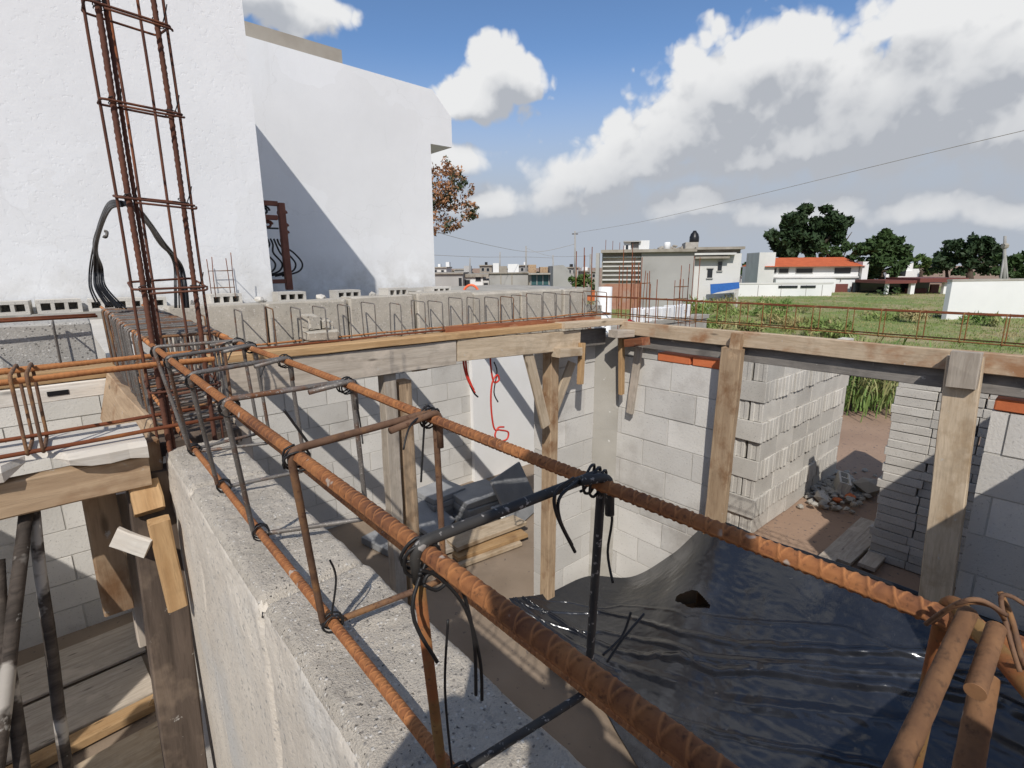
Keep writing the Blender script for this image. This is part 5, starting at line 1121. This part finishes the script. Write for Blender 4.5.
# orange hoop and clay-coloured heap on the neighbouring slab
mb = MB(); mb.tube([far(471+8.5*math.cos(a), 297-12*math.sin(a), 7.2) for a in np.linspace(-.1, math.pi+.1, 22)], .017, 7); tag(mb.build('hoop', M.orangeplastic, smooth=True, loc=far(471, 297, 7.2)), 'orange plastic hoop of conduit standing on the roof before the grey houses', 'hoop')
f, h = house('brick_wall', 520, 40, 'low red brick wall in front of the grey houses', 0, 'wall'); L, Z = f.lx, f.z
part(f, 'wall', M.brick, h, (L(488), L(600), 0, .2, 0, Z(291)))
f, h = house('clay_heap', 452, 38, 'low orange clay heap behind the roof edge left of the hoop', 0, 'heap'); L, Z = f.lx, f.z
mb = MB(); [rock(mb, Vector(f.p(L(random.uniform(447, 458)), random.uniform(0, 1.5), Z(297)+random.random()*.5)), random.uniform(.3, .6), .6) for _ in range(14)]; mb.build('heap', M.brick, h)
mb = MB(); mb.box((4.55, 5.2, 0), (4.9, 8.0, 2.18)); mb.box((3.58, 5.05, 2.18), (5.9, 7.1, 2.30)); tag(mb.build('roof_slab', M.conc, loc=(4.6, 6, 2.2)), 'bare concrete roof slab running right from the white house corner', 'slab')
# cables across the sky
def cab(pts, r, label):
    mb = MB(); mb.tube(spline(pts, 10), r*.6, 5); tag(mb.build('overhead_cable', M.conc2, loc=pts[0]), label, 'cable')  # grey tone puts distance haze into the cable colour
cab([far(1060, 122, 22), far(900, 160, 28), far(740, 199, 38), far(640, 222, 48), far(575, 233, 60)], .022, 'long overhead cable rising across the clouds to the upper right')
cab([far(436, 232, 40), far(470, 241, 48), far(520, 251, 58), far(545, 251, 59), far(575, 244, 60)], .03, 'sagging overhead cable between the brown tree and the tall pole')
cab([far(434, 255, 50), far(480, 257, 58), far(526, 257, 68), far(553, 258, 75)], .03, 'lower overhead cable above the grey houses')
cab([far(526, 248, 68), far(550, 256, 66), far(590, 256, 55)], .025, 'short overhead cable between two poles by the striped house')
# ---------------------------------------------------------------- field plants
M.dry = mat_leaf('dry_stalk', (.34, .28, .13), (.26, .23, .09), (.20, .22, .07))
def tufts(n, area, h, w, mat, name, label, lean=.35):
    V = []; F = []
    for i in range(n):
        x, y = area(); k = random.randint(3, 5)
        for _ in range(k):
            a = random.uniform(0, 6.28); hh = h*random.uniform(.5, 1.4); bx, by = x+random.uniform(-.08, .08), y+random.uniform(-.08, .08); l = hh*random.uniform(.1, lean*2); ww = w*random.uniform(.6, 1.3)
            dx, dy = math.cos(a), math.sin(a); i0 = len(V)
            V += [(bx-dy*ww, by+dx*ww, 0), (bx+dy*ww, by-dx*ww, 0), (bx+dx*l*.5, by+dy*l*.5, hh*.7), (bx+dx*l, by+dy*l, hh)]; F += [(i0, i0+1, i0+2), (i0+2, i0+3, i0)]
    return tag(link(name, V, F, mat), label, 'grass', kind='stuff')
def fieldpt():
    D = 10.6+46*random.random()**1.5; s = random.uniform(.02, 1.1)*D; p = FH*D+R0*s; return p.x, p.y
tufts(17000, fieldpt, .10, .016, M.blade, 'grass', 'short green grass of the open field beyond the right beam')
def weed(px, D, r, label, mat=None, hgt=1.0):
    c = ground_at(px, D); cl = [(c+Vector((random.gauss(0, r*.5), random.gauss(0, r*.5), random.uniform(.1, .75)*hgt)), r*.42, .30*hgt) for _ in range(9)]
    V, F = leafcloud(cl, 420/(r if r > .5 else .5), .055, 2.4, 1.2); t = root('weed_clump', c, label, 'weeds', 'weed clumps in the field'); link('foliage', V, F, mat or M.blade, t)
    mb = MB()
    for _ in range(7): mb.tube([c+Vector((random.gauss(0, r*.3), random.gauss(0, r*.3), 0)), c+Vector((random.gauss(0, r*.5), random.gauss(0, r*.5), 1.05*hgt))], .008, 4)
    mb.build('stem', mat or M.blade, t)
weed(703, 23, .9, 'tall weed clump at the left end of the field beside the beige wall', hgt=1.2); weed(722, 26, .9, 'weed clump below the blue tarp')
weed(762, 27, 1.0, 'brownish weed clump in front of the compound wall', M.reed); weed(785, 29, .9, 'low weed clump right of the brownish one', M.reed, .8)
weed(842, 18.5, .8, 'tall green weed clump nearest the plank, in the middle of the field', hgt=.9); weed(826, 19, .7, 'green weed clump just left of the tallest middle one', hgt=.7); weed(900, 24, 1.1, 'spreading weed clump left of the white boundary wall', hgt=.6); weed(752, 20, .7, 'small weed clump close to the plank at left', hgt=.6); weed(985, 22, .6, 'pale weed clump against the white boundary wall', M.reed, .5)
weed(795, 21, .9, 'dry yellowish weed clump in the middle of the field', M.dry, .6); weed(730, 30, 1.2, 'dry weed clump at the foot of the compound wall', M.dry, 1.0); 
weed(713, 19, .7, 'bushy weed clump right beside the low beige wall', None, .9); weed(774, 24, .9, 'green weed clump between two dry ones', None, .7)
# tall reeds seen through the opening
def reed(c, h, label):
    t = root('reed_clump', c, label, 'reeds', 'reed clumps behind the opening'); V = []; F = []
    for i in range(150):
        a = random.uniform(0, 6.28); b = Vector(c)+Vector((random.gauss(0, .28), random.gauss(0, .28), 0)); hh = h*random.uniform(.35, 1.1); l = hh*random.uniform(.1, .6); w = random.uniform(.012, .028); n = 6; z0 = random.uniform(0, .55)*hh
        d = Vector((math.cos(a), math.sin(a), 0)); s = Vector((-d.y, d.x, 0)); i0 = len(V)
        for k in range(n+1):
            q = k/n; p = b+d*(l*q*q)+Vector((0, 0, z0+(hh-z0)*(q-.35*q**4*(1 if l > .3*hh else .3)))); ww = w*(1-q)**.6*(.6+q); V += [tuple(p-s*ww), tuple(p+s*ww)]
        F += [(i0+2*k, i0+2*k+1, i0+2*k+3, i0+2*k+2) for k in range(n)]
    link('leaves', V, F, M.reed, t)
    mb = MB()
    for i in range(14): b = Vector(c)+Vector((random.gauss(0, .22), random.gauss(0, .22), 0)); mb.tube([b, b+Vector((random.gauss(0, .06), random.gauss(0, .06), h*.8))], .009, 5)
    mb.build('stem', M.reed, t)
for i, (px, D, h, lb) in enumerate(((858, 9.1, 1.0, 'reed clump at the left of the gap beside the tall stack'), (872, 9.3, 1.1, 'reed clump in the middle of the gap between the stacks'), (887, 9.0, 1.15, 'bushy reed clump next to the thin-block stack'), (864, 10.0, 1.25, 'taller reed clump behind the left one in the gap'), (881, 10.2, 1.3, 'tall reed clump at the back of the gap'), (902, 9.6, 1.2, 'reed clump half hidden by the thin-block stack'), (846, 9.7, 1.2, 'reed clump half hidden by the tall stack'))):
    reed(ground_at(px, D), h, lb)
# ---------------------------------------------------------------- the person taking the picture, standing just behind it
M.skin = mat_plain('skin', (.42, .24, .16), .5); M.shirt = mat_gen('grey_shirt', (.20, .22, .26), (.16, .175, .21), 12, rough=.9, bs=.3, bscale=120); M.jeans = mat_gen('blue_jeans', (.06, .09, .16), (.04, .06, .12), 12, rough=.9, bs=.3, bscale=120); M.hair = mat_plain('black_hair', (.015, .012, .01), .5)
RG = Vector((FH.y, -FH.x, 0))
def B(r, f, z): return RG*r+FH*f+Vector((0, 0, z))
def skin(name, joints, edges, mat, parent=None, lv=2):
    me = bpy.data.meshes.new(name); off = top_loc(parent) if parent else Vector((0, 0, 0))
    me.from_pydata([tuple(Vector(j[0])-off) for j in joints], edges, []); me.materials.append(mat)
    o = bpy.data.objects.new(name, me); COL.objects.link(o)
    if parent: o.parent = parent
    md = o.modifiers.new('skin', 'SKIN'); md.use_smooth_shade = True
    sv = me.skin_vertices[0].data if me.skin_vertices else None
    if sv is None: me.skin_vertices.new(); sv = me.skin_vertices[0].data
    for k, j in enumerate(joints): sv[k].radius = (j[1], j[2] if len(j) > 2 else j[1]); sv[k].use_root = (k == 0)
    s = o.modifiers.new('sub', 'SUBSURF'); s.levels = lv; s.render_levels = lv; return o
def person():
    t = root('person', B(.02, -.3, 1.27), 'person in grey shirt and jeans whose shadow falls on the near rusty bars', 'person')
    J = [(B(.02, -.30, 2.13), .13, .10)]; E = []
    def ch(start, pts):
        k = start
        for p in pts: J.append(p); E.append((k, len(J)-1)); k = len(J)-1
        return k
    ch_ = ch(0, [(B(.02, -.29, 2.32), .125, .095), (B(.02, -.25, 2.52), .14, .10)])
    nk = ch(ch_, [(B(.02, -.21, 2.67), .06), (B(.02, -.175, 2.755), .055)]); ch(nk, [(B(.02, -.15, 2.83), .078, .085), (B(.02, -.155, 2.90), .078, .09), (B(.02, -.16, 2.955), .045)])
    for s in (-1, 1):
        e = ch(ch_, [(B(.02+s*.17, -.235, 2.60), .055), (B(.02+s*.24, -.17, 2.36), .042), (B(.02+s*.15, -.07, 2.515), .028), (B(.02+s*.115, -.045, 2.565), .022, .035)])
        for q, (dx, dz, L) in enumerate(((-.006, .030, .052), (-.002, .036, .058), (.003, .040, .054), (.008, .042, .044))):
            a = B(.02+s*(.105+dx*2), -.052+q*.011, 2.585); ch(e, [(a, .009), (a+RG*(-s*L*.35)+Vector((0, 0, .018)), .008), (a+RG*(-s*L*.75)+Vector((0, 0, .012)), .007)])
        a = B(.02+s*.11, -.062, 2.57); ch(e, [(a, .010), (a+RG*(-s*.022)+Vector((0, 0, -.006)), .009), (a+RG*(-s*.042), .008)])
        ch(0, [(B(.02+s*.09, -.30, 2.08), .085), (B(.02+s*.11, -.27, 1.72), .058), (B(.02+s*.11, -.31, 1.36), .038), (B(.02+s*.12, -.22, 1.305), .038, .03), (B(.02+s*.125, -.12, 1.295), .028, .022)])
    skin('body', J, E, M.skin, t)
    J2 = [(B(.02, -.30, 2.06), .15, .12), (B(.02, -.29, 2.30), .148, .115), (B(.02, -.25, 2.52), .16, .12), (B(.02, -.215, 2.655), .075)]; E2 = [(0, 1), (1, 2), (2, 3)]
    for s in (-1, 1): n = len(J2); J2 += [(B(.02+s*.175, -.235, 2.61), .068), (B(.02+s*.225, -.185, 2.44), .060)]; E2 += [(2, n), (n, n+1)]
    skin('shirt', J2, E2, M.shirt, t)
    J3 = [(B(.02, -.30, 2.12), .145, .115)]; E3 = []
    for s in (-1, 1): n = len(J3); J3 += [(B(.02+s*.09, -.30, 2.05), .098), (B(.02+s*.11, -.275, 1.72), .072), (B(.02+s*.11, -.305, 1.38), .058)]; E3 += [(0, n), (n, n+1), (n+1, n+2)]
    skin('trousers', J3, E3, M.jeans, t)
    skin('hair', [(B(.02, -.185, 2.87), .075, .08), (B(.02, -.175, 2.93), .082, .088), (B(.02, -.16, 2.965), .06)], [(0, 1), (1, 2)], M.hair, t)
    for s in (-1, 1): mb = MB(); c = B(.02+s*.03, -.068, 2.865); rock(mb, c, .010, 1); mb.build('eye', M.pvc, t)
    for s in (-1, 1):
        skin('shoe', [(B(.02+s*.11, -.31, 1.315), .045), (B(.02+s*.12, -.22, 1.305), .045, .036), (B(.02+s*.127, -.09, 1.298), .036, .028)], [(0, 1), (1, 2)], M.blackp, t)
person()
mb = MB(); Mx, _ = orient(B(-.075, -.012, CZ), B(.075, -.012, CZ), (0, 0, 1)); mb.cbox((-.075, -.004, -.036), (.075, .004, .036), .002, 0); mb.V = [tuple(Mx @ Vector(p)) for p in mb.V]
tag(mb.build('phone', M.blackp, loc=B(0, -.012, CZ)), 'slim black phone held up in both hands of the person', 'phone')
T('plank', (-1.2, -.42, 1.245), (.1, -.42, 1.245), .28, .04, M.wgrey, label='grey scaffold plank the person stands on, front one', cat='plank')
T('plank', (-1.2, -.12, 1.245), (.1, -.12, 1.245), .28, .04, M.wpale, label='pale scaffold plank under the toes of the person', cat='plank')
for x, lb in ((-1.0, 'timber trestle under the scaffold planks, farther from the near wall'), (-.05, 'timber trestle under the scaffold planks, beside the near wall')):
    t = root('trestle', (x, -.27, 0), lb, 'trestle'); T('top_beam', (x, -.65, 1.185), (x, .1, 1.185), .07, .07, M.wgrey, parent=t)
    for yy in (-.5, -.05):
        for s in (-1, 1): T('leg', (x+s*.03, yy, 1.15), (x+s*.13-.02*(x > -.5), yy+(-.08 if yy < -.3 else .08), .0), .045, .045, M.wgrey, parent=t)
SUN_E, SKY_S, EXPO, SKY_V, SKY_SAT = 3.7, .10, .05, 1.42, 1.08
CN, CB, A0, A1, L0, L1 = .36, .50, -.22, .03, -.32, .36
CL_D, CL_L, HZ = (.455, .48, .525), (.83, .835, .84), (.44, .485, .555)
# ---------------------------------------------------------------- sun, sky and clouds
SD = Vector((.77, .75, -1.0)).normalized()
sl_ = bpy.data.lights.new('sun', 'SUN'); sl_.energy = SUN_E; sl_.angle = math.radians(.53); sl_.color = (1, .955, .895)
so = bpy.data.objects.new('sun', sl_); COL.objects.link(so); so.rotation_euler = SD.to_track_quat('-Z', 'Y').to_euler(); so.location = (-20, -20, 30)
W = bpy.data.worlds.new('World'); SC.world = W; W.use_nodes = True; W.cycles.sampling_method = 'MANUAL'; W.cycles.sample_map_resolution = 256; nt = W.node_tree; nt.nodes.clear()
wo = nd(nt, 'OutputWorld'); bg = nd(nt, 'Background', Strength=SKY_S); nt.links.new(bg.outputs[0], wo.inputs[0])
sky = nd(nt, 'TexSky'); sky.sky_type = 'NISHITA'; sky.sun_disc = False; sky.sun_elevation = math.asin(-SD.z); sky.sun_rotation = math.atan2(-SD.x, -SD.y); sky.altitude = 2200; sky.air_density = 1.0; sky.dust_density = .6; sky.ozone_density = 2.0
dv = nd(nt, 'TexCoord').outputs['Generated']
sx = nd(nt, 'SeparateXYZ', Vector=dv)
def mth(op, a, b=None, c=None):
    n = nt.nodes.new('ShaderNodeMath'); n.operation = op
    for i, v in enumerate((a, b, c)):
        if v is None: continue
        if hasattr(v, 'is_output'): nt.links.new(v, n.inputs[i])
        else: n.inputs[i].default_value = v
    return n.outputs[0]
def azel(x, y): r = ray(x, y); return math.atan2(r.x, r.y), math.asin(r.normalized().z)
BL = [(715, 78, 70, 46), (765, 55, 80, 40), (610, 180, 60, 30), (850, 75, 60, 50), (830, 140, 300, 70), (900, 100, 210, 90), (700, 195, 60, 26), (790, 215, 110, 24), (960, 205, 80, 26), (585, 205, 60, 24), (745, 95, 125, 85), (690, 135, 105, 60), (800, 80, 85, 62), (640, 165, 95, 42), (590, 178, 75, 30), (915, 85, 120, 78), (985, 60, 110, 85), (925, 20, 80, 50), (870, 130, 130, 62), (1020, 130, 110, 78), (760, 160, 140, 40),
      (503, 82, 52, 46), (466, 100, 50, 28), (492, 62, 34, 32), (446, 158, 50, 22),
      (310, 12, 60, 34), (230, -20, 110, 50),
      (495, 205, 62, 24), (690, 205, 95, 30), (810, 212, 130, 36), (930, 208, 90, 26), (1010, 215, 70, 26), (570, 200, 70, 30)]
def density(vec, fine=True):
    # cumulus field: a set of overlapping cloud masses with billowing edges
    s = nd(nt, 'SeparateXYZ', Vector=vec); az = mth('ARCTAN2', s.outputs[0], s.outputs[1]); el = mth('ARCSINE', s.outputs[2])
    pv = nd(nt, 'CombineXYZ', X=az, Y=el).outputs[0]; M_ = None
    for (x, y, rx, ry) in BL:
        a, e = azel(x, y); ra = abs(azel(x+rx, y)[0]-azel(x-rx, y)[0])/2; re = abs(azel(x, y+ry)[1]-azel(x, y-ry)[1])/2
        q = nd(nt, 'VectorMath', _operation='MULTIPLY_ADD', i0=pv, i1=(1/ra, 1/re, 0), i2=(-a/ra, -e/re, 0))
        d = nd(nt, 'VectorMath', _operation='LENGTH', i0=q.outputs[0]).outputs[1]
        M_ = d if M_ is None else mth('SMOOTH_MIN', M_, d, .35)
    M_ = mth('SUBTRACT', 1.0, M_)
    # cloud added out of view, overhead and behind, to lift the fill light
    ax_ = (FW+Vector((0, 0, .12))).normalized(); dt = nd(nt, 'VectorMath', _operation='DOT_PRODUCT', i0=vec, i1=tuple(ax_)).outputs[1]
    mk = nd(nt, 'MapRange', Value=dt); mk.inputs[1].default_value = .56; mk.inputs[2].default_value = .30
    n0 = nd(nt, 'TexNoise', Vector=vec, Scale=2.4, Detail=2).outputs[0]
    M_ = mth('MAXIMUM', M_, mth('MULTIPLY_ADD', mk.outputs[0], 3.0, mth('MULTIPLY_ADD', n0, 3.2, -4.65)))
    n1 = nd(nt, 'TexNoise', Vector=vec, Scale=7.0, Detail=7 if fine else 5, Roughness=.56, Lacunarity=2.1).outputs[0]
    vo = nd(nt, 'TexVoronoi', Vector=nd(nt, 'VectorMath', _operation='ADD', i0=vec, i1=nd(nt, 'VectorMath', _operation='SCALE', i0=nd(nt, 'TexNoise', Vector=vec, Scale=14, Detail=4).outputs[1], Scale=.06).outputs[0]).outputs[0], Scale=17, Detail=2.0, Roughness=.55)
    bil = mth('SUBTRACT', .42, vo.outputs[0])
    return mth('ADD', M_, mth('ADD', mth('MULTIPLY', mth('SUBTRACT', n1, .5), CN), mth('MULTIPLY', bil, CB))), el, M_
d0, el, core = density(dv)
upv = nd(nt, 'VectorMath', _operation='ADD', i0=dv, i1=tuple(Vector((-.026, -.004, .042))))
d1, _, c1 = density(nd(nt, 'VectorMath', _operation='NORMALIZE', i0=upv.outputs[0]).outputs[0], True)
alpha = nd(nt, 'MapRange', Value=d0); alpha.interpolation_type = 'SMOOTHSTEP'; alpha.inputs[1].default_value = A0; nt.links.new(mth('ADD', A1, ramp(nt, el, math.radians(13), math.radians(5), 0, .6)), alpha.inputs[2])
lit = nd(nt, 'MapRange', Value=mth('SUBTRACT', d0, d1)); lit.interpolation_type = 'SMOOTHSTEP'; lit.inputs[1].default_value = L0; lit.inputs[2].default_value = L1
occ = nd(nt, 'MapRange', Value=mth('MULTIPLY_ADD', mth('SUBTRACT', d1, c1), .4, c1)); occ.interpolation_type = 'SMOOTHSTEP'; occ.inputs[1].default_value = -.25; occ.inputs[2].default_value = .9; occ.inputs[3].default_value = .52; occ.inputs[4].default_value = -.20
sh = mth('MULTIPLY_ADD', lit.outputs[0], .62, occ.outputs[0])
elf = nd(nt, 'MapRange', Value=el); elf.inputs[1].default_value = math.radians(6); elf.inputs[2].default_value = math.radians(18); elf.inputs[3].default_value = -.30; elf.inputs[4].default_value = .08
sh = nd(nt, 'Clamp', Value=mth('ADD', sh, elf.outputs[0])).outputs[0]
K = 1/(SKY_S*2**EXPO)
ccol = mix(nt, sh, tuple(c*K for c in CL_D), tuple(c*K for c in CL_L))
skyc = nd(nt, 'HueSaturation', Color=sky.outputs[0], Saturation=SKY_SAT, Value=SKY_V)
hz = nd(nt, 'MapRange', Value=el); hz.interpolation_type = 'SMOOTHSTEP'; hz.inputs[1].default_value = math.radians(5); hz.inputs[2].default_value = math.radians(21); hz.inputs[3].default_value = 1.0; hz.inputs[4].default_value = 0
base = mix(nt, hz.outputs[0], skyc.outputs[0], tuple(c*K for c in HZ))
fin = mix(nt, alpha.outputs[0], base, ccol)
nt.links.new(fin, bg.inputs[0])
vs = SC.view_settings; vs.view_transform = 'Standard'; vs.look = 'None'; vs.exposure = EXPO; vs.gamma = 1
